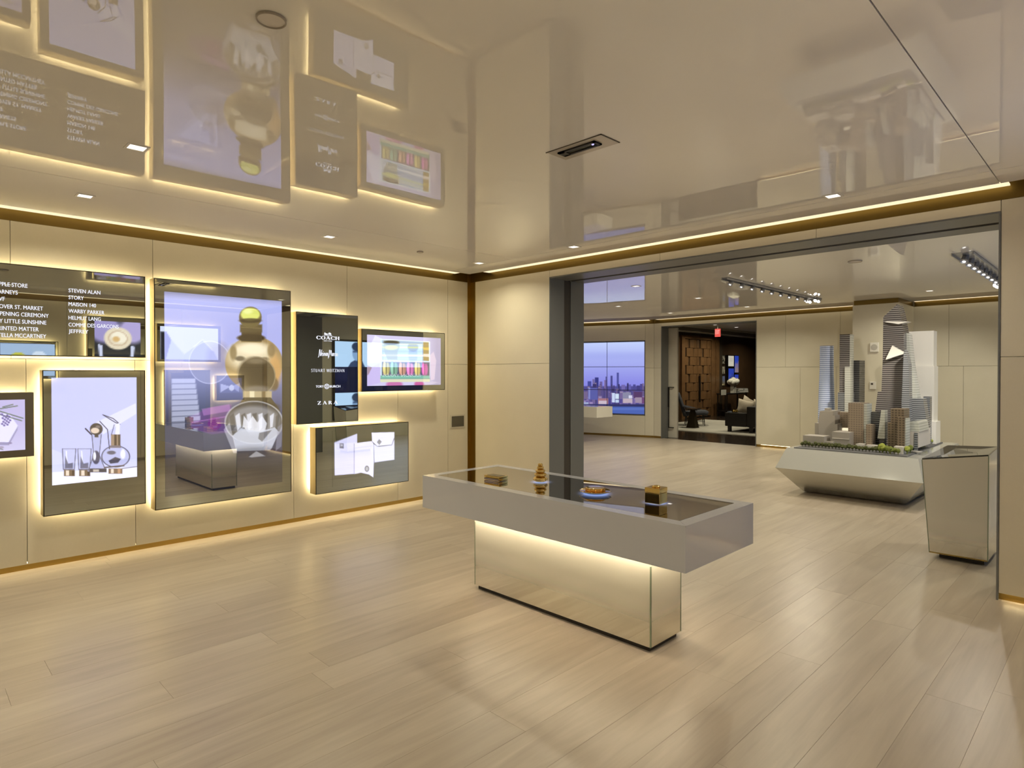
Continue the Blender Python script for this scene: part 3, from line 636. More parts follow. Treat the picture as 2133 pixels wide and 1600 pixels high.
for s, x0, x1, yb in rows2:
    a = at_x(*c1(x0, yb), XF); b = at_x(*c1(x1, yb), XF); me = text_mesh(s, 1, 0, 0, 1.35, strike=.035); bx = text_bounds(me)
    j = s.startswith('J'); put_text(dA, me, (a[0], a[1], a[2] - (.009 if j else 0)), float(b[1] - a[1]), .040 if j else .031)
def twidth(q): me = text_mesh(q, 1, 0, 0, 1.35, strike=.035); bx = text_bounds(me); bpy.data.meshes.remove(me); return bx[1] - bx[0]
yr = float(at_x(*c1(492, 689), XF)[1]); KT = (yr - float(at_x(0, 660, XF)[1])) / twidth('PENING CEREMONY'); LEFT1 = yr - KT * twidth('OPENING CEREMONY')
for s, x1, yb in rows1:
    b = at_x(*c1(x1, yb), XF); me = text_mesh(s, 1, 0, 0, 1.35, strike=.035); bx = text_bounds(me)
    put_text(dA, me, (XF, LEFT1, float(b[2])), KT * (bx[1] - bx[0]), .031)

# --- B: glassware
P, C = photo_canvas(dB, wr_(107, 787, 285.5, 993), .0042)
C.put(np.ones(C.X.shape), (186, 190, 240)); C.put(np.clip((C.X - 107) / 300, 0, 1) * .3, (205, 208, 250)); C.put(np.clip((C.Y - 850) / 120, 0, 1) * .35, (196, 200, 244))
C.poly([(107, 935), (180, 965), (285, 955), (285, 1015), (107, 1015)], (200, 204, 244)); C.poly([(107, 984), (286, 972), (286, 1012), (107, 1012)], (226, 228, 250))
C.poly([(200, 880), (283, 840), (284, 862), (215, 905)], (218, 220, 250), .8)
GL, DK, HI = (168, 172, 205), (58, 56, 72), (232, 234, 252)
for x0 in (130, 162):                                                    # two tumblers
    C.poly([(x0, 935), (x0 + 28, 935), (x0 + 25, 980), (x0 + 2, 980)], (186, 190, 228)); C.line([(x0, 935), (x0 + 2, 978), (x0 + 25, 978), (x0 + 28, 935)], 1.6, DK, .8); C.line([(x0 + 8, 940), (x0 + 10, 970)], 2.2, HI); C.line([(x0, 935), (x0 + 28, 935)], 1.2, DK, .5)
    C.poly([(x0 + 6, 950), (x0 + 12, 966), (x0 + 22, 964), (x0 + 22, 976), (x0 + 5, 976)], (84, 84, 104), .8); C.rect(x0 + 3, 979, x0 + 26, 992, (112, 92, 72)); C.rect(x0 + 7, 980, x0 + 14, 991, (222, 206, 190)); C.rect(x0 + 20, 980, x0 + 25, 991, (70, 54, 44))
C.poly([(190, 905), (211, 905), (207, 950), (222, 982), (182, 982), (194, 950)], (176, 180, 220)); C.line([(191, 900), (195, 948), (184, 980), (220, 980), (207, 948), (211, 905)], 1.6, DK, .8); C.ell(200, 953, 8, 14, (74, 74, 98)); C.ell(197, 950, 3, 9, HI)
C.line([(178, 893), (190, 905)], 3, DK); C.rect(186, 976, 222, 984, (70, 66, 74)); C.rect(194, 978, 206, 983, (190, 180, 170))
C.ell(200.5, 894, 13.5, 12.5, (66, 60, 58)); C.ell(198, 897, 9, 6, (214, 196, 180)); C.ell(204, 889, 5, 3, (120, 110, 108)); C.rect(197, 905, 205, 911, (70, 64, 60))
C.ell(241, 951, 29, 22, (178, 182, 222)); C.ring(241, 951, 29, 22, 1.8, DK, .8); C.poly([(226, 960), (240, 952), (252, 956), (246, 964), (230, 966)], DK, .9); C.ell(232, 943, 9, 4, (96, 94, 112)); C.ell(256, 946, 5, 10, HI, 3)
C.rect(231, 905, 250, 930, (150, 128, 108)); C.rect(238, 905, 243, 930, (76, 62, 54)); C.rect(246, 905, 251, 930, (88, 74, 64)); C.rect(229, 928, 252, 933, (120, 110, 118)); C.rect(226, 976, 255, 987, (120, 98, 80)); C.rect(231, 977, 237, 986, (224, 208, 192)); C.rect(245, 977, 251, 986, (180, 140, 110)); C.line([(218, 974), (258, 970)], 3, (92, 84, 88))
C.line([(208, 878), (224, 895), (228, 935)], 2, DK, .9); C.line([(214, 864), (240, 880), (250, 884), (236, 872), (214, 864)], 1.8, DK, .9); C.line([(238, 885), (232, 906)], 1.5, DK, .8); C.poly([(242, 884), (250, 880), (249, 905), (240, 905)], (222, 224, 250))
C.line([(255, 976), (286, 972)], 1.5, DK, .7)
show(dB, P, C.img)

# --- C: perfume bottle
P, C = photo_canvas(dC, wr_(342, 607, 588, 1004), .0056)
X, Y = C.X, C.Y
C.put(np.ones(X.shape), (164, 170, 224)); C.put(np.clip((X - 380) / 260, 0, 1) * .45, (140, 146, 205)); C.put(np.clip((700 - Y) / 90, 0, 1) * .35, (186, 192, 245))
C.put(np.clip((640 - Y + (588 - X) * -.06) / 34, 0, 1) ** 1.5, (38, 36, 46)); C.put(np.clip((Y - 745) / 130, 0, 1) * .86, (46, 48, 62)); C.put(np.clip((Y - 930) / 50, 0, 1) * .9, (22, 23, 26))
C.ell(437, 755, 43, 44, (148, 152, 192), 3, .8); C.ell(455, 745, 24, 30, (120, 116, 150), 14, .6); C.ring(437, 755, 43, 44, 2.0, (196, 200, 238), .6)
C.poly([(394, 868), (440, 848), (482, 842), (484, 900), (440, 905), (398, 892)], (128, 72, 148), .45); C.poly([(420, 852), (478, 842), (480, 856), (424, 866)], (190, 130, 200), .45); C.ell(447, 882, 14, 14, (110, 36, 120), 3, .7); C.line([(400, 880), (470, 868)], 2.5, (176, 110, 190), .5)
# upper globe in amber glass
C.ell(529, 757, 60, 56, (150, 128, 88), 2); C.ell(520, 742, 46, 30, (222, 210, 178), 16, .9); C.ell(529, 727, 34, 12, (240, 230, 200), 8, .7); C.ell(572, 772, 14, 34, (196, 152, 92), 8, .8); C.ell(570, 800, 10, 14, (96, 78, 48), 4, .8); C.ell(486, 735, 7, 16, (124, 106, 70), 4, .8); C.ell(565, 730, 8, 14, (120, 100, 66), 4, .8); C.ell(500, 747, 10, 5, (66, 56, 40), 3, .7); C.ell(552, 748, 8, 4, (80, 66, 46), 3, .6)
C.rect(503, 690, 545, 712, (78, 66, 42), 2); C.ell(523, 704, 29, 8, (62, 52, 34), 2); C.rect(500, 676, 546, 692, (92, 80, 52), 3); C.line([(504, 712), (543, 713)], 2.5, (150, 128, 84), .8); C.line([(503, 682), (544, 684)], 1.5, (140, 122, 84), .7)
C.ell(521.5, 661, 23.5, 22, (106, 94, 58), 2); C.ell(521.5, 655, 20, 13.5, (206, 212, 110), 3); C.ell(516, 649, 10, 5, (230, 234, 160), 4, .8); C.ell(521.5, 668, 23, 5, (60, 50, 34), 2, .8)
# lower globe stopper
C.ell(534, 784, 40, 41, (88, 76, 54), 2); C.ell(528, 774, 30, 28, (70, 60, 42), 12, .8); C.ring(534, 784, 39, 40, 2.2, (190, 172, 140), .5); C.ell(534, 752, 22, 6, (150, 136, 108), 6, .6); C.ell(534, 812, 30, 8, (150, 142, 130), 6, .6)
C.rect(506, 815, 566, 829, (176, 160, 124), 2); C.rect(520, 815, 530, 829, (220, 208, 172), 2); C.rect(545, 815, 553, 829, (130, 112, 80), 2)
C.poly([(488, 856), (508, 828), (564, 828), (584, 856), (570, 864), (502, 864)], (88, 78, 56)); C.ell(536, 848, 44, 12, (66, 56, 38), 4, .8)
# cut crystal bowl
C.ell(529, 880, 60, 44, (78, 74, 68), 2); C.ell(529, 876, 54, 30, (132, 130, 130), 8)
for k in range(9):
    x0 = 478 + k * 12; sh = (214, 216, 226) if k % 2 else (92, 88, 82); C.poly([(x0, 862 + 6 * abs(k - 4) / 4), (x0 + 9, 860), (x0 + 13 - k, 892 - abs(k - 4)), (x0 + 5 - k * .6, 898)], sh, .85)
C.poly([(508, 866), (518, 880), (526, 866), (536, 880), (546, 866), (556, 882), (552, 900), (504, 900)], (224, 226, 236), .8); C.ring(529, 880, 60, 44, 2.5, (206, 206, 210), .6)
for q in ([(484, 905), (508, 890), (520, 905), (498, 920)], [(545, 915), (565, 890), (580, 892), (556, 912)]): C.poly(q, (84, 82, 80), .7)
C.poly([(484, 908), (502, 892), (540, 900), (572, 890), (581, 900), (566, 934), (562, 938), (492, 940)], (196, 200, 214), .85); C.poly([(540, 902), (566, 896), (546, 920), (538, 914)], (98, 96, 98), .8); C.poly([(518, 952), (534, 940), (553, 950), (524, 953)], (214, 216, 224), .8); C.ell(529, 950, 60, 20, (60, 58, 56), 12, .35)
C.poly([(466, 895), (478, 880), (494, 944), (486, 944)], (206, 204, 214), .5); C.poly([(578, 890), (590, 880), (586, 930), (574, 940)], (150, 150, 168), .5)
show(dC, P, C.img)

# --- D: fashion logos
def dpt(px, py): return at_x(px, py, XF)
def logo(me, xc, w_, yb, h_, t=dD):
    a = dpt(xc - w_ / 2, yb); b = dpt(xc + w_ / 2, yb); z = dpt(xc, yb - h_)[2] - dpt(xc, yb)[2]
    set_text(me, (XF + .0016, float(a[1] + b[1]) / 2, float(a[2] + b[2]) / 2), UY, UZ, float(b[1] - a[1]), float(z)); return link('lettering', me, TEXTM, t)
d2 = lambda x, y: (640 + x / 8.0, 680 + y / 8.0)
def logo8(me, x0, x1, y0, y1): a = d2(x0, y0); b = d2(x1, y1); return logo(me, (a[0] + b[0]) / 2, b[0] - a[0], b[1], b[1] - a[1])
logo8(serif_word('COACH', .24, .08, .08), 150, 537, 162, 222)
logo8(text_mesh('NEW YORK', 1, 0, 0, 1.3, strike=.04), 275, 415, 236, 250)
mb = MB()                                                              # horse and carriage emblem
def disc(mb, x, y, r, n=14): mb.add([(x + r * math.cos(2 * PI * k / n), y + r * math.sin(2 * PI * k / n), 0) for k in range(n)], [tuple(range(n))])
def ringm(mb, x, y, r, wd, n=18): v, f = ribbon([(x + r * math.cos(2 * PI * k / n), y + r * math.sin(2 * PI * k / n)) for k in range(n + 1)], wd); mb.add(v, f)
mb.add([(p[0], p[1], 0) for p in ((.05, .62), (.13, .82), (.10, .98), (.20, .92), (.24, .74), (.48, .70), (.52, .48), (.46, .34), (.14, .36))], [(0, 1, 2, 3, 4, 5, 6, 7, 8)])
for a, b in (((.16, .4), (.06, .18)), ((.06, .18), (.10, .02)), ((.22, .4), (.24, .02)), ((.42, .4), (.34, .2)), ((.34, .2), (.38, .02)), ((.47, .4), (.52, .02)), ((.48, .6), (.72, .5))): v, f = ribbon([a, b], .045); mb.add(v, f)
ringm(mb, .78, .24, .20, .05); disc(mb, .78, .24, .05); mb.add([(p[0], p[1], 0) for p in ((.60, .56), (.64, .90), (.72, .98), (.86, .96), (1.0, .66), (.98, .46), (.70, .44))], [tuple(range(7))]); ringm(mb, .95, .2, .12, .04)
logo8(mb.mesh('emblem'), 278, 412, 102, 160)
# tall hand-lettered logo
mb = MB()
def pen(pts, w0=.075): v, f = ribbon(pts, w0); mb.add(v, f)
pen([(.0, .05), (.12, .18), (.26, 1.30), (.32, 1.28), (.36, .30), (.42, .25), (.62, 1.25)], .09)
def low(x, kind):
    if kind == 'e': pen([(x, .48), (x + .12, .62), (x + .10, .78), (x + .02, .74), (x, .45), (x + .06, .28), (x + .16, .36)])
    elif kind == 'i': pen([(x + .04, .75), (x + .04, .32), (x + .12, .32)]); pen([(x + .05, .92), (x + .07, 1.0)], .08)
    elif kind in 'mn':
        pen([(x, .30), (x + .02, .76)]); pen([(x + .02, .60), (x + .10, .76), (x + .14, .66), (x + .14, .30)])
        if kind == 'm': pen([(x + .14, .60), (x + .22, .76), (x + .27, .66), (x + .28, .30)])
    elif kind == 'a': pen([(x + .15, .74), (x + .04, .72), (x, .48), (x + .05, .30), (x + .13, .40), (x + .16, .78), (x + .17, .32)])
    elif kind == 'r': pen([(x, .30), (x + .02, .76)]); pen([(x + .02, .62), (x + .12, .76)])
    elif kind == 'c': pen([(x + .14, .70), (x + .06, .76), (x, .50), (x + .05, .30), (x + .15, .36)])
    elif kind == 'u': pen([(x, .76), (x + .02, .40), (x + .08, .30), (x + .15, .42), (x + .16, .76), (x + .17, .30)])
    elif kind == 's': pen([(x + .12, .72), (x + .03, .66), (x + .12, .48), (x + .08, .30), (x, .34)])
xx = .60
for ch, wd in zip('eiman', (.20, .16, .34, .22, .22)): low(xx, ch); xx += wd
pen([(xx - .04, .34), (xx - .02, .0), (xx - .08, -.08)]); xx += .06
pen([(xx, .12), (xx + .10, 1.25), (xx + .16, 1.22), (xx + .22, .40), (xx + .36, 1.22), (xx + .42, 1.18), (xx + .48, .30)], .09); xx += .56
for ch, wd in zip('arcus', (.23, .18, .20, .24, .16)): low(xx, ch); xx += wd
logo8(mb.mesh('lettering'), 177, 512, 385, 535)
logo8(serif_word('STUART WEITZMAN', .12, .055, .10, False), 65, 618, 708, 762)
logo8(text_mesh('TORY', 1, 0, 0, 1.2, strike=.06), 142, 275, 982, 1020); logo8(text_mesh('BURCH', 1, 0, 0, 1.2, strike=.06), 374, 550, 980, 1018)
mb = MB(); ringm(mb, 0, 0, 1.0, .16, 28)
for a, b in (((0, .95), (0, .12)), ((0, -.12), (0, -.95)), ((-.95, 0), (-.45, 0)), ((.45, 0), (.95, 0))): v, f = ribbon([a, b], .14); mb.add(v, f)
for sx in (-1, 1):
    for sy in (-1, 1): v, f = ribbon([(sx * .10, sy * .15), (sx * .42, sy * .42), (sx * .42, sy * .80)], .15); mb.add(v, f); v, f = ribbon([(sx * .42, sy * .42), (sx * .80, sy * .45)], .15); mb.add(v, f)
logo8(mb.mesh('emblem'), 284, 366, 956, 1044)
logo8(serif_word('ZARA', .22, .07, .30), 172, 508, 1240, 1302)

# --- E: macarons
P, C = photo_canvas(dE, wr_(764.5, 697, 918, 801.5), .0062)
e = lambda x, y: (740 + x / 10.665, 680 + y / 10.664)
def eq(*pts): return [e(*p) for p in pts]
X, Y = C.X, C.Y
C.put(np.ones(X.shape), (196, 190, 222)); C.put(np.clip((X - 880) / 30, 0, 1) * .5, (128, 118, 146)); C.poly(eq((265, 560), (440, 200), (640, 300), (560, 800), (265, 820)), (226, 226, 250), .8); C.poly(eq((265, 860), (360, 900), (540, 820), (560, 1250), (265, 1330)), (190, 176, 222), .9)
C.poly(eq((265, 860), (370, 910), (300, 1060), (265, 1090)), (150, 124, 128), .8); C.poly(eq((1660, 640), (1740, 560), (1800, 760), (1760, 1180), (1680, 1200)), (214, 196, 212), .7); C.ell(*e(870, 1290), 17, 8, (186, 110, 160), 3); C.ell(*e(1420, 1280), 10, 7, (190, 96, 150), 3); C.poly(eq((1500, 1240), (1700, 1220), (1860, 1240), (1600, 1310)), (196, 186, 206), .7)
C.poly(eq((590, 290), (1640, 340), (1655, 780), (590, 760)), (168, 188, 210))                      # clear lid of the box
for yy, col, al in ((400, (206, 214, 196), .8), (470, (222, 226, 150), .7), (560, (150, 170, 206), .8), (650, (236, 236, 240), .9), (720, (186, 196, 216), .6)): C.poly(eq((600, yy - 30), (1640, yy - 20), (1640, yy + 22), (600, yy + 14)), col, al)
C.poly(eq((630, 310), (980, 330), (985, 470), (940, 560), (935, 740), (720, 740), (640, 560), (625, 440)), (130, 128, 92), .5); C.ell(*e(800, 360), 16, 5, (64, 56, 36), 2, .8); C.ell(*e(800, 470), 14, 5, (218, 220, 120), 2, .7)
C.poly(eq((1510, 340), (1630, 345), (1640, 770), (1510, 760)), (156, 124, 50), .8); C.poly(eq((1510, 470), (1635, 470), (1635, 530), (1510, 520)), (226, 196, 80), .7); C.poly(eq((1510, 610), (1640, 610), (1640, 680), (1510, 670)), (240, 226, 220), .8)
C.line(eq((580, 280), (580, 1150)), 2.4, (206, 232, 236)); C.line(eq((580, 290), (1650, 345), (1650, 1100)), 1.8, (226, 238, 236)); C.line(eq((585, 752), (1650, 785)), 2.0, (206, 230, 236))
C.poly(eq((590, 790), (1650, 800), (1650, 1100), (590, 1090)), (88, 84, 104))
for x0, x1, y0, c in ((610, 765, 785, (206, 196, 128)), (778, 945, 785, (140, 186, 158)), (970, 1125, 800, (206, 158, 132)), (1140, 1298, 805, (226, 134, 190)), (1318, 1450, 795, (222, 198, 118)), (1475, 1612, 815, (222, 106, 178))):
    a = e(x0, y0); b = e(x1, 1082); w_ = b[0] - a[0]; c = np.array(c, float)
    C.ell(a[0] + w_ * .26, (a[1] + b[1]) / 2, w_ * .26, (b[1] - a[1]) / 2, c * .96, 1.2); C.ell(a[0] + w_ * .18, (a[1] + b[1]) / 2 - 3, w_ * .14, 9, np.minimum(c * 1.2, 250), 3, .8)
    C.ell(b[0] - w_ * .26, (a[1] + b[1]) / 2 + .6, w_ * .26, (b[1] - a[1]) / 2 - .6, c * .86, 1.2); C.line([(a[0] + w_ * .5, a[1] + 3), (a[0] + w_ * .5, b[1] - 2)], w_ * .17, c * .42, 1, 1.5); C.line([(a[0] + w_ * .40, a[1] + 2), (a[0] + w_ * .40, b[1])], 1, np.minimum(c * 1.15, 250), .8); C.line([(a[0] + w_ * .60, a[1] + 2), (a[0] + w_ * .60, b[1])], 1, np.minimum(c * 1.15, 250), .8)
C.poly(eq((560, 1090), (1650, 1095), (1650, 1160), (560, 1165)), (122, 178, 158)); C.poly(eq((550, 1170), (1660, 1165), (1655, 1230), (560, 1240)), (206, 208, 176)); C.line(eq((560, 1165), (1655, 1160)), 1.0, (86, 130, 112))
show(dE, P, C.img)

# --- F: shirt cuffs
c4 = lambda x, y: (600 + x / 3.555, 630 + y / 3.555)
P, C = photo_canvas(dF, wr_(692, 898, 826, 996), .0058)
ink = np.zeros(C.X.shape)
Q = lambda *p: [c4(*q) for q in p]
C.poly(Q((343, 1040), (380, 1024), (512, 972), (512, 1062), (490, 1045), (490, 1270), (345, 1282)), (214, 214, 250)); C.poly(Q((343, 1032), (512, 972), (512, 1036), (343, 1050)), (188, 190, 226), .6)
C.poly(Q((490, 1043), (622, 1026), (634, 1050), (636, 1180), (632, 1297), (598, 1275), (540, 1262), (490, 1272)), (222, 222, 250)); C.line(Q((490, 1080), (628, 1062)), 1, (190, 190, 220), .7)
C.poly(Q((618, 964), (788, 960), (788, 1000), (768, 1055), (660, 1064), (622, 1030)), (226, 226, 250)); C.poly(Q((634, 1050), (672, 1068), (768, 1056), (788, 1010), (788, 1165), (640, 1186)), (216, 216, 248)); C.line(Q((622, 1030), (660, 1066), (768, 1056), (786, 1004)), 1.2, (120, 120, 150), .9); C.line(Q((490, 1046), (490, 1270)), 1.4, (150, 150, 190), .9); C.line(Q((634, 1052), (637, 1190)), 1.2, (150, 150, 190), .8)
C.poly(Q((382, 1044), (412, 1044), (412, 1082), (382, 1080)), (110, 110, 130)); C.poly(Q((388, 1050), (406, 1050), (406, 1066), (388, 1066)), (176, 176, 196))
C.poly(Q((674, 1012), (694, 1032), (676, 1056), (658, 1036)), (126, 126, 140)); C.ell(*c4(584, 1232), 4.6, 6.4, (92, 92, 108), 1); C.ell(*c4(584, 1232), 2.8, 4.2, (176, 176, 190), 1)
show(dF, P, C.img, PICTF)

# --- G: soap and lavender, inside a broad satin frame
y0, y1, z0, z1 = dG['rect']
mb = MB(); bz = .055
for q in ((y0, y1, z0, z0 + bz), (y0, y1, z1 - bz, z1), (y0, y0 + bz, z0 + bz, z1 - bz), (y1 - bz, y1, z0 + bz, z1 - bz)): mb.box(XF, XF + .006, *q)
obj('frame', mb, pbr('pewter_frame', (.20, .18, .14, 1), .3, .8), dG)
P, C = photo_canvas(dG, (y0 + bz, y1 - bz, z0 + bz, z1 - bz), .0045)
q2 = lambda x, y: (x / 3.333, 740 + y / 3.333)
C.put(np.ones(C.X.shape), (176, 170, 214)); C.put(np.clip((C.Y - 880) / 60, 0, 1) * .5, (206, 204, 232)); C.poly([q2(-160, 440), q2(60, 400), q2(125, 490), q2(60, 605), q2(-160, 600)], (214, 212, 240)); C.poly([q2(-160, 600), q2(60, 605), q2(125, 492), q2(120, 520), q2(62, 625), q2(-160, 620)], (140, 136, 176))
for a, b in (((-30, 380), (160, 438)), ((0, 372), (120, 352)), ((-40, 400), (150, 455)), ((20, 360), (90, 342))): C.line([q2(*a), q2(*b)], 2.2, (78, 96, 86), .9)
for k in range(16): C.ell(*q2(14 + (k * 37 % 60), 412 + k * 5), 2.4, 2.0, (92, 78, 150), 1)
C.line([q2(-40, 640), q2(20, 655)], 2, (90, 100, 96), .8); C.ell(*q2(70, 610), 4, 2, (130, 120, 160)); C.ell(*q2(10, 640), 5, 2.4, (150, 140, 170))
show(dG, P, C.img)

# ================================================================== DISPLAYS SEEN ONLY IN THE MIRRORS
def local_canvas(x, ya, yb, za, zb, du):
    """picture facing -X: left edge at yb when read from the room"""
    nu, nv = max(2, int(abs(yb - ya) / du)), max(2, int((zb - za) / du)); P = plane_pts((x, yb, zb), (0, ya - yb, 0), (0, 0, za - zb), nu, nv)
    t, s = np.meshgrid(np.linspace(0, 100 * (zb - za) / abs(yb - ya), nv), np.linspace(0, 100, nu), indexing='ij'); return P, Paint(s, t)
XRF = XR - .18
def rdisp(name, label, y0, y1, z0, z1): return wall_display(name, label, y0, y1, z0, z1, -1, XR)
d = rdisp('rose_display', 'display behind the camera showing a pale rose, mirrored in the store list display', 2.36, 3.32, 1.70, 2.58)
P, C = local_canvas(XRF - .002, 2.46, 3.16, 1.80, 2.50, .02)
C.put(np.ones(C.X.shape), (40, 42, 48)); C.ell(78, 20, 34, 34, (150, 140, 200), 12); C.ell(18, 22, 30, 32, (170, 158, 214), 12); C.ell(50, 42, 30, 28, (220, 206, 190), 3); C.ell(46, 38, 18, 15, (236, 226, 216), 5); C.ring(50, 42, 20, 18, 3, (186, 160, 140), .7); C.ell(54, 44, 8, 7, (206, 170, 120), 3); C.poly([(14, 62), (22, 60), (24, 100), (16, 100)], (196, 200, 236)); C.poly([(84, 60), (92, 58), (90, 100), (82, 100)], (196, 200, 236)); show(d, P, C.img, PICTR)
d = rdisp('mountain_display', 'display behind the camera showing a snowy ridge, mirrored in the perfume display', 3.43, 4.55, 1.81, 2.51)
P, C = local_canvas(XRF - .002, 3.48, 4.50, 1.85, 2.46, .02)
C.put(np.ones(C.X.shape), (206, 212, 246)); C.poly([(0, 60), (10, 40), (28, 22), (40, 34), (60, 50), (82, 24), (92, 14), (100, 40), (100, 70), (0, 70)], (170, 180, 226)); C.poly([(82, 24), (90, 10), (100, 10), (100, 62), (92, 62)], (34, 34, 44)); C.line([(10, 42), (28, 22), (44, 36)], 1.6, (236, 240, 255)); show(d, P, C.img, PICTR)
d = rdisp('towel_display', 'display behind the camera showing stacked white towels, mirrored in the perfume display', 3.57, 4.35, .55, 1.656)
P, C = local_canvas(XRF - .002, 3.66, 4.26, .62, 1.60, .02)
C.put(np.ones(C.X.shape), (40, 44, 56))
for k in range(8): C.rect(30 - k * 2, 18 + k * 17, 100 + k * .1, 33 + k * 17, (196, 200, 226), 4); C.line([(30, 25 + k * 17), (98, 25 + k * 17)], 1.5, (120, 124, 150), .6)
show(d, P, C.img, PICTR)
d = rdisp('slipper_display', 'small display behind the camera showing a bow and cup, mirrored in the perfume display', 4.47, 5.0, 1.057, 1.55)
P, C = local_canvas(XRF - .002, 4.52, 4.95, 1.10, 1.50, .015)
C.put(np.ones(C.X.shape), (70, 74, 110)); C.poly([(50, 40), (96, 26), (96, 66)], (176, 180, 220)); C.poly([(50, 40), (8, 24), (14, 66)], (150, 154, 200)); C.ell(46, 46, 12, 14, (206, 210, 236)); C.rect(0, 68, 100, 100, (46, 44, 60)); show(d, P, C.img, PICTR)
d = rdisp('skincare_display', 'display behind the camera showing pale blue jars, mirrored in the store list display', 1.15, 1.95, 1.5, 2.12)
P, C = local_canvas(XRF - .002, 1.2, 1.9, 1.55, 2.07, .02)
C.put(np.ones(C.X.shape), (150, 172, 210)); C.ell(30, 30, 14, 14, (196, 208, 236)); C.ell(68, 36, 16, 16, (176, 176, 60)); C.rect(52, 34, 84, 44, (40, 40, 30)); show(d, P, C.img, PICTR)
# portrait video wall on the right side of the far room
t = thing('portrait_video_wall', 'blue tinted portrait video wall in the far room, mirrored in the logo display', 'video wall')
box('frame', DARK, t, XFR - .05, XFR, 7.28, 9.98, .48, 2.39)
xf_ = XFR - .052
for j in range(3):
    for i in range(2):
        ya, yb = 7.32 + i * 1.31, 7.32 + i * 1.31 + 1.30; za, zb = .525 + j * .608, .525 + j * .608 + .603
        lit = (j in (0, 2)); P, C = local_canvas(xf_, ya, yb, za, zb, .02)
        C.put(np.ones(C.X.shape), (168, 198, 240) if lit else (14, 18, 44))
        if lit and (i + j) % 2 == 0:
            C.poly([(38, 47), (44, 36), (58, 33), (68, 38), (74, 47)], (44, 60, 96)); C.ell(56, 20, 9, 15, (120, 150, 196), 1.5); C.ell(56, 9, 10, 8, (40, 52, 80), 1.5); C.rect(48, 17, 64, 20, (50, 66, 100), 1, .8)
        elif lit: C.ell(30, 22, 11, 18, (120, 150, 196), 1.5); C.ell(30, 6, 13, 9, (40, 52, 80), 2)
        show(t, P, C.img, PICTR, 'screen_tile')
me = text_mesh('HUDSON YARDS', 1, 0, 0, 1.2, strike=.04); set_text(me, (xf_ - .002, 9.86, 1.50), (0, -1, 0), UZ, 1.25, .075, True); link('lettering', me, TEXTM, t)

# small wall plate by the corner
p = at_x(937, 864.5, XL); q = at_x(968, 890.5, XL)
t = thing('wall_plate', 'small dark grille plate low on the left wall near the corner', 'wall plate')
box('plate', pbr('plate_cream', (.55, .50, .40, 1), .4), t, XL, XL + .008, p[1], q[1], q[2], p[2]); box('grille', pbr('plate_dark', (.085, .075, .055, 1), .5), t, XL + .008, XL + .011, p[1] + .025, q[1] - .022, q[2] + .02, p[2] - .02)

# ================================================================== INTERACTIVE TABLE
TX0, TX1, TY0, TY1, TZ0, TZ1 = -3.79, -1.595, 2.825, 3.612, .586, .827
BX0, BX1, BY0, BY1 = -3.446, -1.936, 3.044, 3.378
FROST_T = mat_frost('frosted_mirror_table', .06, .40)
t = thing('touch_table', 'white glass touch table cantilevered on a glowing mirrored base', 'table')
fr = .078
mb = MB().box(TX0, TX1, TY0, TY1, TZ0, TZ1 - .008)
obj('top_box', mb, GLASSW, t)
mb = MB(); A = [(TX0, TY0), (TX1, TY0), (TX1, TY1), (TX0, TY1)]; B = [(TX0 + fr, TY0 + fr), (TX1 - fr, TY0 + fr), (TX1 - fr, TY1 - fr), (TX0 + fr, TY1 - fr)]
for k in range(4):                                               # four mitred glass border pieces
    a0, a1, b0, b1 = A[k], A[(k + 1) % 4], B[k], B[(k + 1) % 4]; u = Vector((a1[0] - a0[0], a1[1] - a0[1])).normalized() * .0012
    lo = [(a0[0] + u.x, a0[1] + u.y, TZ1 - .008), (a1[0] - u.x, a1[1] - u.y, TZ1 - .008), (b1[0] - u.x, b1[1] - u.y, TZ1 - .008), (b0[0] + u.x, b0[1] + u.y, TZ1 - .008)]
    obj('border', MB().loft(lo, [(p[0], p[1], TZ1) for p in lo]), GLASSW, t)
box('display_bed', BLACKG, t, B[0][0] + .003, B[1][0] - .003, B[0][1] + .003, B[2][1] - .003, TZ1 - .008, TZ1 - .0012)
# blue halos shown by the table display round each object
OBJ_XY = [at_z(1033, 1000, TZ1)[:2], at_z(1125.5, 1004, TZ1)[:2], at_z(1240, 1028, TZ1)[:2], at_z(1366.5, 1047, TZ1)[:2]]
nu, nv = 260, 80; P = plane_pts((B[3][0] + .004, B[3][1] - .004, TZ1 - .0006), (B[1][0] - B[0][0] - .008, 0, 0), (0, -(B[2][1] - B[0][1] - .008), 0), nu, nv)
C = Paint(P[..., 0], P[..., 1], (0, 0, 0)); im = np.zeros(C.X.shape)
for k, (ox, oy) in enumerate(OBJ_XY):
    d = np.hypot(C.X - ox, C.Y - oy); im = np.maximum(im, np.clip(1 - (d - (.05, .045, .075, .05)[k]) / .085, 0, 1) ** 2 * (.4, 1, 1, 1)[k])
C.put(im * .9, (150, 178, 250)); 
MATS['table_picture'] = None; TP = mat_picture('table_picture', .6, (0.66, 0.645, 0.63, 1)); show(t, P, C.img, TP)
for nm, q in (('base_panel', (BX0, BX1, BY0, BY0 + .008)), ('base_panel', (BX0, BX1, BY1 - .008, BY1)), ('base_panel', (BX0, BX0 + .008, BY0 + .009, BY1 - .009)), ('base_panel', (BX1 - .008, BX1, BY0 + .009, BY1 - .009))):
    box(nm, FROST_T, t, *q, .032, TZ0)
for (ex, ey) in ((BX0, BY0), (BX1, BY0), (BX1, BY1), (BX0, BY1)):
    sx = 1 if ex == BX0 else -1; sy = 1 if ey == BY0 else -1
    box('glass_edge', GLASSE, t, ex - sx * .001, ex + sx * .006, ey - sy * .001, ey + sy * .006, .032, TZ0 - .09)
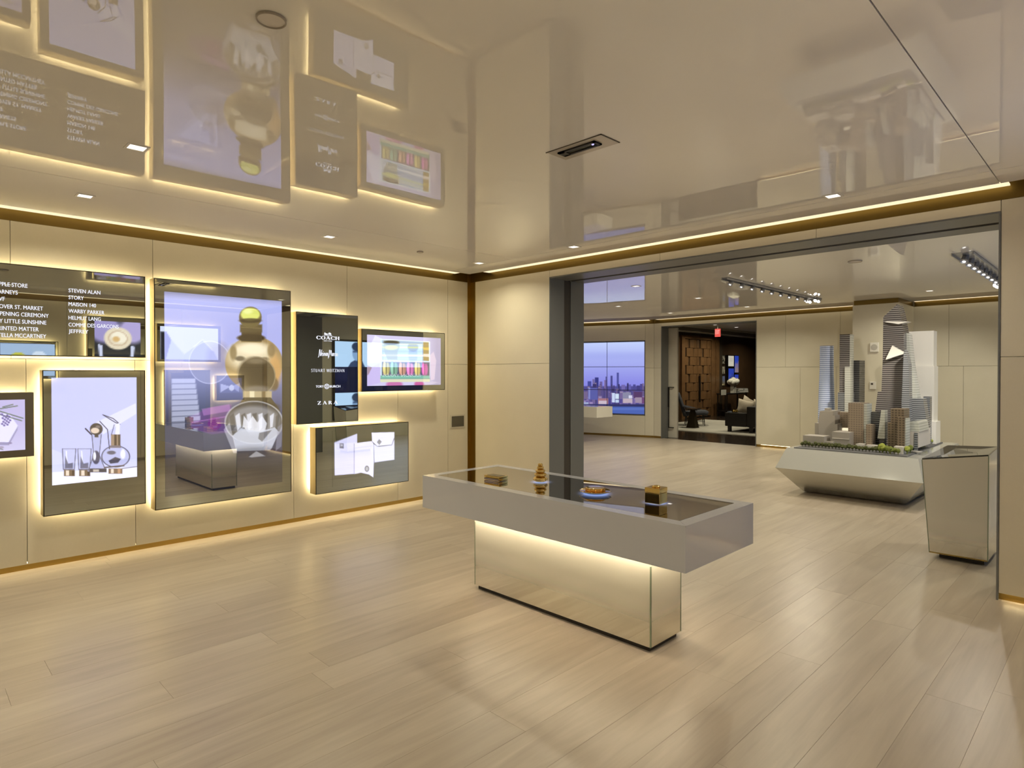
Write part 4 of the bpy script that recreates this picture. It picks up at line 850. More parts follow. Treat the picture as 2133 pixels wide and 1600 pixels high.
box('plinth', DARK, t, BX0 + .02, BX1 - .02, BY0 + .02, BY1 - .02, 0.001, .032)
mb = MB(); g = .03; wd = .018
for q in ((BX0 - g - wd, BX1 + g + wd, BY0 - g - wd, BY0 - g), (BX0 - g - wd, BX1 + g + wd, BY1 + g, BY1 + g + wd), (BX0 - g - wd, BX0 - g, BY0 - g, BY1 + g), (BX1 + g, BX1 + g + wd, BY0 - g, BY1 + g)): box('light_strip', LEDT, t, *q, TZ0 - .004, TZ0)

# objects on the table
zt = TZ1 + .0006
GREY = pbr('pewter', (.42, .38, .32, 1), .22, 1.0)
def oriented(o, x, y, a): o.location = (x, y, zt); o.rotation_euler = (0, 0, a)
ox, oy = OBJ_XY[0]; k = empty('gold_box'); tag(k, 'flat rectangular gold box lying at the left end of the touch table', 'box'); oriented(k, ox, oy, .05)
obj('case', MB().box(-.075, .075, -.045, .045, 0, .020), POL, k, bevel=.003); obj('lid', MB().box(-.075, .075, -.045, .045, .021, .034), POL, k, bevel=.003)
obj('inlay', MB().box(-.060, .060, -.032, .032, .034, .0352), pbr('inlay_dark', (.10, .07, .02, 1), .3, .6), k); obj('front_trim', MB().box(-.070, .070, -.0462, -.0452, .006, .016), pbr('trim_mark', (.30, .27, .34, 1), .2, .8), k)
ox, oy = OBJ_XY[1]; k = empty('stacked_sculpture'); tag(k, 'gold sculpture of stacked pebbles on the touch table', 'sculpture'); oriented(k, ox, oy, 0)
z = 0
for r, h in ((.052, .040), (.045, .030), (.036, .026), (.026, .024), (.019, .020)):
    prof = [(.001, 0)] + [(r * math.sin(PI * (i + .5) / 10) ** .6, h * (1 - math.cos(PI * (i + .5) / 10)) / 2) for i in range(10)] + [(.001, h)]
    obj('pebble', MB().lathe(prof, (0, 0, z), 28), POL, k, smooth=True); z += h * .93
ox, oy = OBJ_XY[2]; k = empty('gold_dish'); tag(k, 'shallow round dish with gold rim on the touch table', 'dish'); oriented(k, ox, oy, 0)
obj('saucer', MB().lathe([(.03, 0), (.062, .002), (.098, .016), (.100, .019), (.096, .019), (.06, .008), (.02, .006)], (0, 0, 0), 48), pbr('dish_white', (.72, .68, .6, 1), .12), k, smooth=True)
obj('rim', MB().lathe([(.0955, .0185), (.0985, .0178), (.1015, .0195), (.0985, .0212), (.0955, .0195)], (0, 0, 0), 48), POL, k, smooth=True)
obj('drum', MB().lathe([(.058, .009), (.064, .012), (.064, .030), (.060, .034), (.054, .035)], (0, 0, 0), 48), pbr('amber_gold', (.55, .26, .05, 1), .12, 1.0), k, smooth=True); obj('lid_disc', MB().lathe([(.054, .033), (.054, .0365), (.01, .037)], (0, 0, 0), 48), GREY, k)
obj('lid_rim', MB().lathe([(.0535, .034), (.061, .033), (.0615, .038), (.0535, .039)], (0, 0, 0), 48), POL, k, smooth=True)
ox, oy = OBJ_XY[3]; k = empty('gold_cube'); tag(k, 'square gold cube box with lid on the touch table', 'box'); oriented(k, ox, oy, math.radians(4))
obj('case', MB().box(-.048, .048, -.048, .048, 0, .062), POL, k, bevel=.002); obj('lid', MB().box(-.049, .049, -.049, .049, .0635, .092), POL, k, bevel=.002)
obj('knob', MB().lathe([(.024, .092), (.026, .096), (.022, .101), (.010, .104), (.001, .1045)], (0, 0, 0), 24), POL, k, smooth=True); obj('plaque', MB().box(-.046, .046, -.0495, -.0488, .004, .060), pbr('plaque_dark', (.10, .075, .03, 1), .12, .9), k)

# second table in the far room, its base hidden behind the jamb
a = at_y(1215, 850, 11.6); b = at_y(1259.5, 847.5, 11.6)
t = thing('cantilever_table', 'white cantilevered table end before the skyline video wall', 'table'); z1 = float(b[2]); xe = float(b[0])
box('top_box', WHITE, t, xe - 2.0, xe, 11.3, 11.9, z1 - .24, z1); box('border', GLASSW, t, xe - 1.94, xe - .06, 11.36, 11.84, z1, z1 + .004); box('base', WHITE, t, xe - 1.6, xe - .75, 11.45, 11.75, 0.001, z1 - .24)

# ================================================================== LECTERN
FROST_L = mat_frost('frosted_mirror_lectern', .04, .36, (.62, .59, .52, 1), (.76, .74, .68, 1), .2)
t = thing('lectern', 'faceted mirror glass lectern with sloping dark screen top', 'lectern')
q = lambda px, py, y: tuple(float(v) for v in at_y(px, py, y))
FYB, FYT = 6.36, 6.30
f = [q(1936, 1150.5, FYB), q(2057, 1170.5, FYB), q(2059, 950.5, FYT), q(1920.5, 957.5, FYT)]
bk = [(f[0][0] + .05, 6.95, f[0][2]), (-.845, 6.99, f[1][2]), (-.862, 7.0, f[2][2] + .005), (f[3][0] + .06, 7.0, f[3][2] + .06)]
mb = MB()
def slab(A, n, th, mat, name):
    n = Vector(n).normalized() * th; obj(name, MB().add(list(A) + [tuple(Vector(p) - n) for p in A], [(0, 1, 2, 3), (7, 6, 5, 4), (0, 4, 5, 1), (1, 5, 6, 2), (2, 6, 7, 3), (3, 7, 4, 0)]), mat, t)
slab(f, (0, -1, 0), .008, FROST_L, 'front_panel'); slab([f[1], bk[1], bk[2], f[2]], (1, 0, 0), .008, FROST_L, 'side_panel'); slab([bk[0], f[0], f[3], bk[3]], (-1, 0, 0), .008, FROST_L, 'side_panel'); slab([bk[1], bk[0], bk[3], bk[2]], (0, 1, 0), .008, FROST_L, 'back_panel')
tp = [f[3], f[2], bk[2], bk[3]]
obj('screen_top', MB().loft([(p[0], p[1], p[2] + .0005) for p in tp], [(p[0], p[1], p[2] + .012) for p in tp]), pbr('lectern_screen', (.02, .02, .02, 1), .03, ior=1.6), t)
obj('glass_edge', MB().bar((f[1][0] + .001, f[1][1] - .001, f[1][2]), (f[2][0] + .001, f[2][1] - .001, f[2][2]), .004, 6), GLASSE, t); obj('glass_edge', MB().bar((f[0][0] - .001, f[0][1] - .001, f[0][2]), (f[3][0] - .001, f[3][1] - .001, f[3][2]), .003, 6), GLASSE, t)
obj('bottom_trim', MB().bar((f[0][0], f[0][1] - .003, f[0][2] + .004), (f[1][0], f[1][1] - .003, f[1][2] + .004), .005, 6), POL, t)
box('foot', DARK, t, f[0][0] + .06, f[1][0] - .03, 6.42, 6.92, 0.001, .05)

# ================================================================== FACETED PLINTH AND CITY MODEL
PZ0, PZM, PZ1 = .012, .35, .60
FROST_P = mat_frost('frosted_mirror_plinth', .03, .17, (.66, .65, .57, 1), (.80, .79, .74, 1), .15)
PGL = pbr('plinth_white_glass', (.40, .40, .375, 1), .10, ior=1.5)
t = thing('faceted_plinth', 'low gem shaped white glass plinth under the city model', 'plinth')
lo = [(-3.14, 8.655), (-1.945, 8.655), (-1.945, 10.55), (-3.14, 10.55)]; mi = [(-3.345, 8.24), (-1.685, 8.24), (-1.685, 10.95), (-3.345, 10.95)]; hi = [(-3.275, 8.43), (-1.772, 8.43), (-1.772, 10.72), (-3.275, 10.72)]
def ring(p, z): return [(a, b, z) for a, b in p]
def facets(A, B, mat, name):
    for k in range(4):
        a, b, c, d = A[k], A[(k + 1) % 4], B[(k + 1) % 4], B[k]; n = (Vector(b) - Vector(a)).cross(Vector(d) - Vector(a)).normalized() * .012
        obj(name, MB().add([a, b, c, d] + [tuple(Vector(p) - n) for p in (a, b, c, d)], [(0, 1, 2, 3), (7, 6, 5, 4), (0, 4, 5, 1), (1, 5, 6, 2), (2, 6, 7, 3), (3, 7, 4, 0)]), mat, t)
facets(ring(lo, PZ0), ring(mi, PZM), FROST_P, 'lower_facet'); facets(ring(mi, PZM), ring(hi, PZ1), PGL, 'upper_facet')
obj('deck', MB().loft(ring(hi, PZ1 - .012), ring(hi, PZ1)), PGL, t); box('foot', DARK, t, -3.08, -2.0, 8.72, 10.5, 0.001, PZ0 + .002)
cm = thing('city_model', 'architectural scale model of a riverside tower district on the plinth', 'model')
ASPH = pbr('model_asphalt', (.12, .12, .125, 1), .7)
dk = [(-3.19, 8.46), (-1.90, 8.50), (-1.93, 10.6), (-3.2, 10.6)]
obj('street_base', MB().loft(ring(dk, PZ1), ring(dk, PZ1 + .012)), ASPH, cm)
DZ_ = PZ1 + .012
MW = pbr('model_white', (.62, .59, .55, 1), .5); MG = pbr('model_grey', (.36, .335, .30, 1), .55); MWT = pbr('model_milk_acrylic', (.88, .87, .82, 1), .35)
BLUE = mat_facade('tower_blue_glass', (.20, .27, .52, 1), (.66, .76, 1.0, 1), .030, .35, 0, .15)  # blue bands lightened in place of the tower's inner lighting
SLATE = mat_facade('tower_slate', (.055, .05, .05, 1), (.27, .255, .25, 1), .028, .5, 0, .2)
SLATE2 = mat_facade('tower_slate_cool', (.08, .085, .095, 1), (.30, .32, .34, 1), .028, .5, 0, .2)
BRN = mat_facade('tower_brown_grid', (.20, .155, .105, 1), (.085, .065, .045, 1), .030, .4, .036, .4)
BRN2 = mat_facade('tower_warm_grid', (.30, .24, .18, 1), (.20, .16, .12, 1), .030, .4, .030, .4)
DKG = mat_facade('tower_dark', (.03, .03, .032, 1), (.13, .13, .13, 1), .028, .5, 0, .25)
PALE = mat_facade('tower_pale_glass', (.42, .44, .40, 1), (.56, .58, .54, 1), .034, .4, 0, .12)
M_ = lambda cx, cy: (1650 + cx / 4.571, 620 + cy / 4.571)
def mx(cx, y, cy=900): return float(at_y(*M_(cx, cy), y)[0])
def mz(cx, cy, y): return float(at_y(*M_(cx, cy), y)[2])
def block(name, mat, cx0, cx1, ctop, y, dy, label=None, cbot=None):
    x0, x1 = mx(cx0, y), mx(cx1, y); z1 = mz((cx0 + cx1) / 2, ctop, y); z0 = DZ_ if cbot is None else mz((cx0 + cx1) / 2, cbot, y)
    o = obj(name, MB().box(x0, x1, y, y + dy, z0, z1), mat, cm)
    if label: o['label'] = label
    return o
def wedge(name, mat, pts_lo, pts_hi, y, dy, label=None):
    """front outline pairs (crop px) -> solid of depth dy"""
    F = [(float(at_y(*M_(*p), y)[0]), y, max(DZ_, float(at_y(*M_(*p), y)[2]))) for p in pts_lo + pts_hi[::-1]]; n = len(F)
    v = F + [(p[0] + .0, p[1] + dy, p[2]) for p in F]
    o = obj(name, MB().add(v, [tuple(range(n)), tuple(range(2 * n - 1, n - 1, -1))] + [(i, n + i, n + (i + 1) % n, (i + 1) % n) for i in range(n)]), mat, cm)
    if label: o['label'] = label
    return o
# blue round tower
y = 10.15; xc = mx(302, y); rt_, rb_ = (mx(367, y) - mx(240, y)) / 2, (mx(377, y) - mx(222, y)) / 2; zt_ = mz(302, 458, y)
mb = MB(); n = 24
mb.lathe([(rb_, DZ_), (rb_ * .99, DZ_ + .5), (rt_ * 1.02, zt_ - .35), (rt_, zt_)], (xc, y + rb_, 0), 28); o = obj('tower', mb, BLUE, cm); o['label'] = 'rounded blue glass tower'
block('tower', SLATE, 450, 546, 350, 10.0, .16, 'slender dark tower'); block('tower_side', PALE, 546, 560, 352, 10.004, .12); block('tower', SLATE2, 435, 552, 905, 9.97, .2); block('tower', PALE, 500, 553, 660, 9.96, .1); block('tower', DKG, 575, 640, 598, 10.2, .26, 'dark flat topped tower')
# tallest tower with the faceted crown
wedge('tower', SLATE, [(770, 1400), (1075, 1400)], [(790, 1085), (815, 895), (850, 893), (862, 600), (868, 185), (1000, 62), (1028, 150), (1062, 345), (1068, 900)][::1], 9.75, .30, 'tallest tower with pointed sloping crown')
wedge('observation_deck', MWT, [(880, 232), (1010, 252)], [(905, 226), (1110, 228)], 9.68, .16, 'thin triangular viewing deck'); 
wedge('tower_side', PALE, [(1085, 1400), (1212, 1240)], [(1075, 330), (1108, 340), (1140, 640), (1190, 930)], 9.90, .2)
wedge('tower', SLATE2, [(1040, 1440), (1120, 1440)], [(1042, 1000), (1062, 520), (1075, 500), (1110, 640)], 9.50, .16, 'pale glass shaft of the second tower')
wedge('sloped_roof', MWT, [(888, 592), (1060, 536)], [(952, 458), (1062, 520)], 9.66, .08, 'white triangular sloped roof')
# milk-white massing tower
block('tower', MWT, 1080, 1345, 320, 10.35, .2, 'milk white massing tower'); block('tower', MWT, 1130, 1352, 652, 10.30, .24); block('tower', MWT, 1300, 1372, 1182, 10.25, .28)
block('tower', SLATE2, 1250, 1312, 943, 10.1, .12); wedge('tower', SLATE2, [(1100, 1260), (1290, 1245)], [(1115, 960), (1245, 962)], 9.8, .2, 'blue grey tower with a sloping side')
# theatre with curved roof
wedge('theatre', MW, [(1110, 1430), (1205, 1430)], [(1110, 1275), (1205, 1275)], 9.05, .62, 'white theatre with curved roof'); wedge('theatre_roof', PALE, [(1106, 1276), (1215, 1278)], [(1118, 1180), (1180, 1178), (1200, 1190)], 9.05, .5)
block('stair_strip', SLATE2, 1165, 1198, 1290, 9.04, .02)
# left massing blocks
def gy(cx, cy): return float(at_z(*M_(cx, cy), DZ_)[1])
wedge('massing_block', MG, [(250, 1400), (432, 1400)], [(250, 1170), (264, 1080), (388, 1080), (388, 1120), (408, 1120), (408, 1205), (432, 1205)], 9.15, .30, 'grey stepped massing block'); block('massing_block', MG, 310, 350, 1055, 9.2, .12, None, 1085); block('massing_block', MG, 218, 250, 1195, 9.3, .2)
block('massing_block', MG, 105, 305, 1318, gy(200, 1418), .24, 'long low grey block at the left'); block('massing_block', MG, 305, 385, 1376, gy(200, 1418) + .02, .22); block('massing_block', MG, 382, 548, 1282, gy(470, 1432), .28, 'grey block with a ledge'); block('ledge', MW, 382, 546, 1342, gy(470, 1432) - .008, .008, None, 1348)
for cx0, cx1, ct, yy, dy in ((608, 680, 1396, gy(650, 1446), .16), (705, 812, 1408, gy(760, 1455), .14), (972, 1060, 1420, gy(1010, 1488), .1), (555, 606, 1412, gy(650, 1446) + .01, .12)): block('low_block', MW, cx0, cx1, ct, yy, dy)
block('tower', BRN2, 535, 680, 1005, 9.0, .26, 'brown gridded tower'); block('tower_side', PALE, 682, 712, 1012, 9.02, .22); block('tower', BRN2, 705, 760, 1210, 8.92, .16); block('tower', BRN2, 408, 532, 1092, 9.35, .2, None, 1238); block('lit_podium', emis('model_light', (1, .86, .58), .95), 436, 532, 1243, 9.34, .2, None, 1268); block('podium', MG, 436, 532, 1270, 9.33, .22)
block('tower', DKG, 728, 835, 1092, 9.2, .25, 'dark glass slab tower'); wedge('tower', PALE, [(812, 1342), (882, 1345)], [(848, 1072), (884, 1070)], 8.98, .12, 'pale tower flaring towards its foot'); block('tower_foot', DKG, 832, 880, 1345, 9.0, .1); block('tower', BRN, 912, 940, 1190, 8.86, .2); block('tower', BRN, 940, 1066, 1060, 8.86, .26, 'bronze gridded tower'); block('tower', BRN, 1000, 1072, 1140, 8.80, .2)
block('tower_side', PALE, 1072, 1085, 1150, 8.82, .2)
# trees along the streets
random.seed(11)
TRE = [pbr('model_tree_dark', (.075, .085, .025, 1), .8), pbr('model_tree', (.16, .19, .035, 1), .8), pbr('model_tree_lime', (.30, .34, .06, 1), .8)]
TRM = []
for k in range(3):
    mb = MB().bar((0, 0, 0), (0, 0, .03), .004, 5).blob((0, 0, .045), (.024, .024, .028), 8, 5, .22); TRM.append(mb.mesh('tree'))
    TRM[-1].materials.append(TRE[k])
def tree(x, y, s, k):
    o = link('tree', TRM[k], None, cm); o.location = (x, y, DZ_); o.scale = (s, s, s * random.uniform(.85, 1.1)); o.rotation_euler = (0, 0, random.uniform(0, 6))
for k in range(27):
    p = at_z(*M_(95 + k * 32, 1418 + k * 2.55), DZ_); tree(p[0], p[1], random.uniform(.9, 1.1), 0 if k < 23 else 1)
for cx, cy, s, k in ((860, 1478, 1.7, 2), (835, 1472, 1.3, 1), (900, 1480, 1.2, 1), (935, 1492, 1.5, 1), (975, 1492, 1.2, 1), (1010, 1496, 1.1, 1), (1095, 1490, 1.4, 2), (1125, 1480, 1.3, 1), (1235, 1432, 1.3, 2), (1262, 1420, 1.3, 2), (1320, 1392, 1.1, 2), (1370, 1368, 1.1, 2), (1395, 1360, 1.1, 1)):
    p = at_z(*M_(cx, cy), DZ_); tree(p[0], p[1], s, k)
p = at_z(*M_(1172, 1478), DZ_)
obj('ferry', MB().loft([(p[0] - .05, p[1] - .02, DZ_ + .005), (p[0] + .05, p[1] - .02, DZ_ + .005), (p[0] + .06, p[1] + .03, DZ_ + .005), (p[0] - .05, p[1] + .03, DZ_ + .005)], [(p[0] - .06, p[1] - .025, DZ_ + .022), (p[0] + .06, p[1] - .025, DZ_ + .022), (p[0] + .075, p[1] + .035, DZ_ + .022), (p[0] - .06, p[1] + .035, DZ_ + .022)]), MW, cm)
# column fittings
a = at_y(1813, 714, CY); b = at_y(1831, 733, CY); t = thing('wall_speaker', 'square white wall speaker high on the column', 'speaker')
box('housing', WHITE, t, a[0], b[0], CY - .03, CY, b[2], a[2], bevel=.006); obj('grille', MB().lathe([(.052, 0), (.052, .004), (.01, .005)], (0, 0, 0), 24), pbr('speaker_grille', (.48, .46, .42, 1), .6), t).matrix_local = Matrix.Translation(((a[0] + b[0]) / 2, CY - .030, (a[2] + b[2]) / 2)) @ Matrix.Rotation(PI / 2, 4, 'X')
a = at_y(1812, 795, CY); b = at_y(1825, 811, CY); t = thing('thermostat', 'small white thermostat on the column below the speaker', 'thermostat')
box('housing', WHITE, t, a[0], b[0], CY - .018, CY, b[2], a[2], bevel=.004); box('screen', DARK, t, a[0] + .02, a[0] + .055, CY - .0195, CY - .018, a[2] - .055, a[2] - .025)

# ================================================================== SKYLINE VIDEO WALL
t = thing('skyline_video_wall', 'tiled video wall showing a city skyline at dusk', 'video wall')
obj('frame', vbox(MB(), V0 + .004, V1 - .004, VZ0 + .004, VZ1 - .004, -.118, -.10), DARK, t)
mb = MB(); vbox(mb, V0 + .004, V1 - .004, VZ1 - .02, VZ1 - .004, -.10, -.001); vbox(mb, V0 + .004, V1 - .004, VZ0 + .004, VZ0 + .02, -.10, -.001); vbox(mb, V0 + .004, V0 + .02, VZ0 + .02, VZ1 - .02, -.10, -.001); vbox(mb, V1 - .02, V1 - .004, VZ0 + .02, VZ1 - .02, -.10, -.001)
obj('reveal', mb, pbr('reveal_grey', (.10, .095, .085, 1), .4), t)
sv, zv = vs(1261.8, 764.3); _, zv2 = vs(1261.8, 812.2); tw_ = sv - V0; th_ = zv - zv2; s_end = [V0 + .022, sv, sv + tw_, V1 - .022]; z_e = [VZ0 + .022, zv2, zv, VZ1 - .022]
rng = np.random.RandomState(4)
c3_ = lambda x, y: (1190 + x / 7.272, 680 + y / 7.272)
bl = []
for k in range(150):
    bx_ = rng.uniform(1080, 1345); lay = rng.rand(); bl.append((lay, bx_, rng.uniform(2.5, 8), 800 + lay * 42 + rng.uniform(-4, 4), rng.rand()))
bl.sort()
big = [((247, 830, 305, 960), (70, 74, 150)), ((320, 800, 352, 960), (112, 104, 160)), ((357, 772, 413, 960), (54, 56, 128)), ((430, 836, 470, 960), (104, 92, 150)), ((500, 815, 540, 960), (124, 104, 150)), ((520, 760, 536, 960), (70, 70, 130)), ((595, 748, 626, 930), (72, 72, 136)), ((688, 700, 720, 930), (76, 80, 152)), ((760, 885, 815, 960), (110, 100, 168)), ((840, 880, 905, 960), (96, 92, 168)), ((935, 880, 975, 960), (72, 70, 140)), ((990, 895, 1050, 970), (64, 60, 124)), ((1040, 870, 1090, 970), (72, 66, 136))]
near = [((185, 985, 250, 1100), (120, 104, 146)), ((255, 930, 395, 1110), (92, 96, 170)), ((262, 930, 285, 1100), (140, 144, 206)), ((405, 1090, 560, 1180), (170, 120, 132)), ((415, 1125, 540, 1180), (206, 190, 206)), ((615, 1010, 660, 1150), (206, 220, 250)), ((665, 1020, 722, 1100), (214, 232, 252)), ((668, 1110, 722, 1155), (196, 216, 246)), ((780, 1000, 905, 1100), (140, 140, 170)), ((782, 1095, 925, 1160), (196, 178, 190)), ((870, 1045, 920, 1090), (216, 216, 240)), ((945, 990, 1075, 1090), (88, 60, 106)), ((970, 1075, 1070, 1160), (160, 142, 166)), ((1070, 1070, 1115, 1165), (110, 70, 120)), ((190, 1150, 260, 1220), (170, 180, 216))]
for i in range(3):
    for j in range(3):
        s0, s1, z0, z1 = s_end[i] + .006, s_end[i + 1] - .006, z_e[j] + .006, z_e[j + 1] - .006
        o_ = vwall(s1, z1, -.098); P = plane_pts(o_, vwall(s0, z1, -.098) - o_, vwall(s1, z0, -.098) - o_, int((s1 - s0) / .011), int((z1 - z0) / .011))
        X, Y = proj(P); C = Paint(X, Y); sky = np.clip((Y - 715) / 85, 0, 1)[..., None]
        C.img = np.array((192, 206, 250)) * (1 - sky) + np.array((136, 136, 226)) * sky; C.put(np.exp(-((Y - 742) / 9.0) ** 2) * .4, (150, 158, 232))
        C.put(np.clip((Y - 803) / 3, 0, 1), (78, 74, 142))
        for (x0, y0, x1, y1), c in big: a = c3_(x0, y0); b = c3_(x1, y1); C.rect(a[0], a[1], b[0], b[1], c, .6)
        for lay, bx_, bw, by, cv in bl:
            c = np.array((62, 58, 122)) * (1 - cv) + np.array((126, 108, 160)) * cv; C.rect(bx_, by, bx_ + bw, 850, c * (.8 + .35 * lay), .6)
            if cv > .6: C.rect(bx_ + 1, by + 2, bx_ + bw - 1, by + 3.2, (206, 190, 200), .5, .6)
        for (x0, y0, x1, y1), c in near:
            a = c3_(x0, y0); b = c3_(x1, y1); C.rect(a[0], a[1], b[0], b[1], c, .6)
            for q_ in np.arange(a[1] + 2, b[1], 2.6): C.line([(a[0] + .8, q_), (b[0] - .8, q_)], .8, np.array(c) * .72, .5)
        C.put(np.clip((Y - 841) / 2, 0, 1), (48, 50, 96)); C.put(np.clip((Y - 846 + (X - 1262) * -.01) / 1.5, 0, 1), (74, 98, 176)); C.put(np.exp(-((Y - 852) / 2.0) ** 2) * .5, (110, 134, 206))
        show(t, P, C.img * .97, PICT2, 'screen_tile')

# ================================================================== LOUNGE BEYOND THE FAR DOOR
XW, YE, LZ = -11.06, 26.5, 3.02
DKW = pbr('dark_walnut', (.065, .036, .018, 1), .28, noise=.5, nscale=3)
WAL = pbr('walnut_block', (.15, .078, .033, 1), .32, noise=.55, nscale=5)
STONE = pbr('veined_stone', (.52, .49, .43, 1), .22, noise=.35, nscale=3)
BLK = pbr('black_metal', (.015, .013, .012, 1), .35, .4)
struct(box('floor_lounge', pbr('dark_polished_floor', (.035, .024, .017, 1), .12, noise=.3, nscale=2), None, XW - .2, -2.0, YF + .12, YE + .2, -.1, .0), 'dark polished floor of the lounge', 'floor')
wlw = struct(box('wall_lounge', DKW, None, XW - .3, XW - .08, YF + .3, YE + .2, 0, 3.5), 'dark walnut wall of the lounge', 'wall')
box('dado_panel', DKW, wlw, XW - .08, XW, YF + .31, 19.2, 0, 2.9); box('pilaster', WAL, wlw, XW - .08, XW + .04, 21.72, 21.98, 0, 2.9); box('pilaster', pbr('bronze_strip', (.12, .09, .06, 1), .3, .6), wlw, XW - .08, XW + .02, 22.0, 22.25, 0, 2.9)
struct(box('wall_lounge_end', DKW, None, XW - .3, -2.0, YE, YE + .2, 0, 3.5), 'dark end wall of the lounge', 'wall')
struct(box('wall_lounge_side', DKW, None, -2.2, -2.0, YF + .3, YE, 0, 3.5), 'dark side wall of the lounge', 'wall')
mb = MB().box(XW - .1, -2.0, YF + .3, YE, 3.2, 3.3).box(XW - .1, XW + .5, YF + .3, YE, LZ, 3.2)
struct(obj('ceiling_lounge', mb, pbr('lounge_ceiling', (.72, .68, .60, 1), .4)), 'lounge ceiling with a lower soffit along the walnut wall', 'ceiling')
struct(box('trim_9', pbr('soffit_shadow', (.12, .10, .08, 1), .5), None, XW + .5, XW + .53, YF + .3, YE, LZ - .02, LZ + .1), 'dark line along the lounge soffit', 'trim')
# door opening lining
tr = struct(empty('trim_10'), 'grey metal lining of the lounge doorway', 'trim')
xj = float(at_y(1391, 800, YF + .18)[0])
box('jamb', JAMB, tr, DX0, DX0 + .02, YF - .003, YF + .3, 0, DZ); box('jamb', JAMB, tr, DX1 - .015, DX1, YF - .003, YF + .3, 0, DZ); box('head', JAMB, tr, DX0 + .02, DX1 - .015, YF - .003, YF + .3, DZ - .015, DZ)
# sliding stone door leaf pulled back, with a long black pull
d = struct(empty('door_1'), 'pale stone sliding door leaf with a long black pull', 'door')
YD = YF + .33; xa, xb = float(at_y(1384, 800, YD)[0]), float(at_y(1410.5, 800, YD)[0])
box('leaf', STONE, d, xa, xb, YD, YD + .06, 0.004, DZ - .03)
hx0, hx1 = float(at_y(1395, 800, YD)[0]), float(at_y(1404, 800, YD)[0]); hz1, hz0 = float(at_y(1395, 806, YD)[2]), float(at_y(1395, 891, YD)[2])
h = obj('handle', MB().box(hx0 - .008, hx0 + .008, YD - .05, YD - .03, hz0, hz1).box(hx0 - .02, hx0 + .012, YD - .055, YD - .03, hz1 - .5, hz1).box(hx0, hx1, YD - .05, YD - .034, hz1 - .02, hz1).box(hx0, hx1, YD - .05, YD - .034, hz0, hz0 + .02).box(hx1 - .015, hx1, YD - .05, YD, hz1 - .02, hz1).box(hx1 - .015, hx1, YD - .05, YD, hz0, hz0 + .02), BLK, d)
# pair of walnut doors of woven blocks
ya, yb = float(at_x(1424, 800, XW)[1]), float(at_x(1481, 800, XW)[1]); zt_ = 2.78; nr = 9; rh = (zt_ - .03) / nr
for k in range(2):
    d = struct(empty('door_%d' % (k + 2)), ('left' if k == 0 else 'right') + ' walnut door leaf of woven wood blocks', 'door')
    y0 = ya + k * (yb - ya) / 2; y1 = y0 + (yb - ya) / 2 - .012
    box('leaf', DARK, d, XW - .06, XW - .01, y0, y1, .02, zt_)
    for r in range(nr):
        z0 = .03 + r * rh; w_ = y1 - y0
        cuts = [(0, .10), (.155, .62), (.675, 1.0)] if (r + k) % 2 else [(0, .33), (.39, .84), (.90, 1.0)]
        for i, (a, b) in enumerate(cuts):
            f0 = .05 if i == 1 else .028; A_, B_ = y0 + a * w_ + .004, y0 + b * w_ - .004
            mb = MB().loft([(XW - .01, A_, z0 + .006), (XW + f0 - .02, A_, z0 + .006), (XW + f0, (A_ + B_) / 2, z0 + .006), (XW + f0 - .02, B_, z0 + .006), (XW - .01, B_, z0 + .006)][::-1], [(XW - .01, A_, z0 + rh - .006), (XW + f0 - .02, A_, z0 + rh - .006), (XW + f0, (A_ + B_) / 2, z0 + rh - .006), (XW + f0 - .02, B_, z0 + rh - .006), (XW - .01, B_, z0 + rh - .006)][::-1])
            obj('wood_block', mb, WAL, d)
    if k == 1: box('handle', BLK, d, XW + .04, XW + .09, y0 + .01, y0 + .05, .55, 1.5)
mb = MB().box(XW - .08, XW + .06, 19.21, ya - .01, 0, 2.9).box(XW - .08, XW + .02, yb + .01, 21.7, 0, 2.9).box(XW - .08, XW + .06, ya - .01, yb + .01, zt_ + .01, 2.9)
struct(obj('trim_11', mb, WAL), 'walnut frame round the woven block doors', 'trim')
# rug, chair, side table, sofa
RUG = pbr('pale_rug', (.42, .39, .33, 1), .95, noise=.5, nscale=2.5, bump=.3, bscale=160)
tag(obj('area_rug', MB().loft([(-10.35, 15.42, .001), (-5.2, 15.42, .001), (-5.2, 19.6, .001), (-10.35, 19.6, .001)], [(-10.34, 15.43, .014), (-5.21, 15.43, .014), (-5.21, 19.59, .014), (-10.34, 19.59, .014)]), RUG), 'large pale rug on the dark lounge floor', 'rug')
CHF = pbr('charcoal_fabric', (.050, .050, .060, 1), .9, noise=.3, nscale=20); LEGM = pbr('black_wood', (.012, .010, .010, 1), .4)
t = thing('lounge_chair', 'charcoal upholstered lounge chair with swept back beyond the doorway', 'chair')
def shell(pts, w0, w1, th, name, mat):          # swept cushion: profile pts (x,z), width across y
    mb = MB(); n = len(pts); vs_ = []
    for i, (px, pz) in enumerate(pts):
        a = pts[max(0, i - 1)]; b = pts[min(n - 1, i + 1)]; dx, dz = b[0] - a[0], b[1] - a[1]; l = math.hypot(dx, dz); nx, nz = -dz / l, dx / l; wd = w0 + (w1 - w0) * i / (n - 1)
        for k in range(10):
            an = 2 * PI * k / 10; u = math.copysign(abs(math.cos(an)) ** .5, math.cos(an)) * wd / 2; v = math.copysign(abs(math.sin(an)) ** .6, math.sin(an)) * th / 2
            vs_.append((px + nx * v, u, pz + nz * v))
    fs = [(i * 10 + k, i * 10 + (k + 1) % 10, (i + 1) * 10 + (k + 1) % 10, (i + 1) * 10 + k) for i in range(n - 1) for k in range(10)] + [tuple(range(9, -1, -1)), tuple(range((n - 1) * 10, n * 10))]
    mb.add(vs_, fs); o = obj(name, mb, mat, t, smooth=True); return o
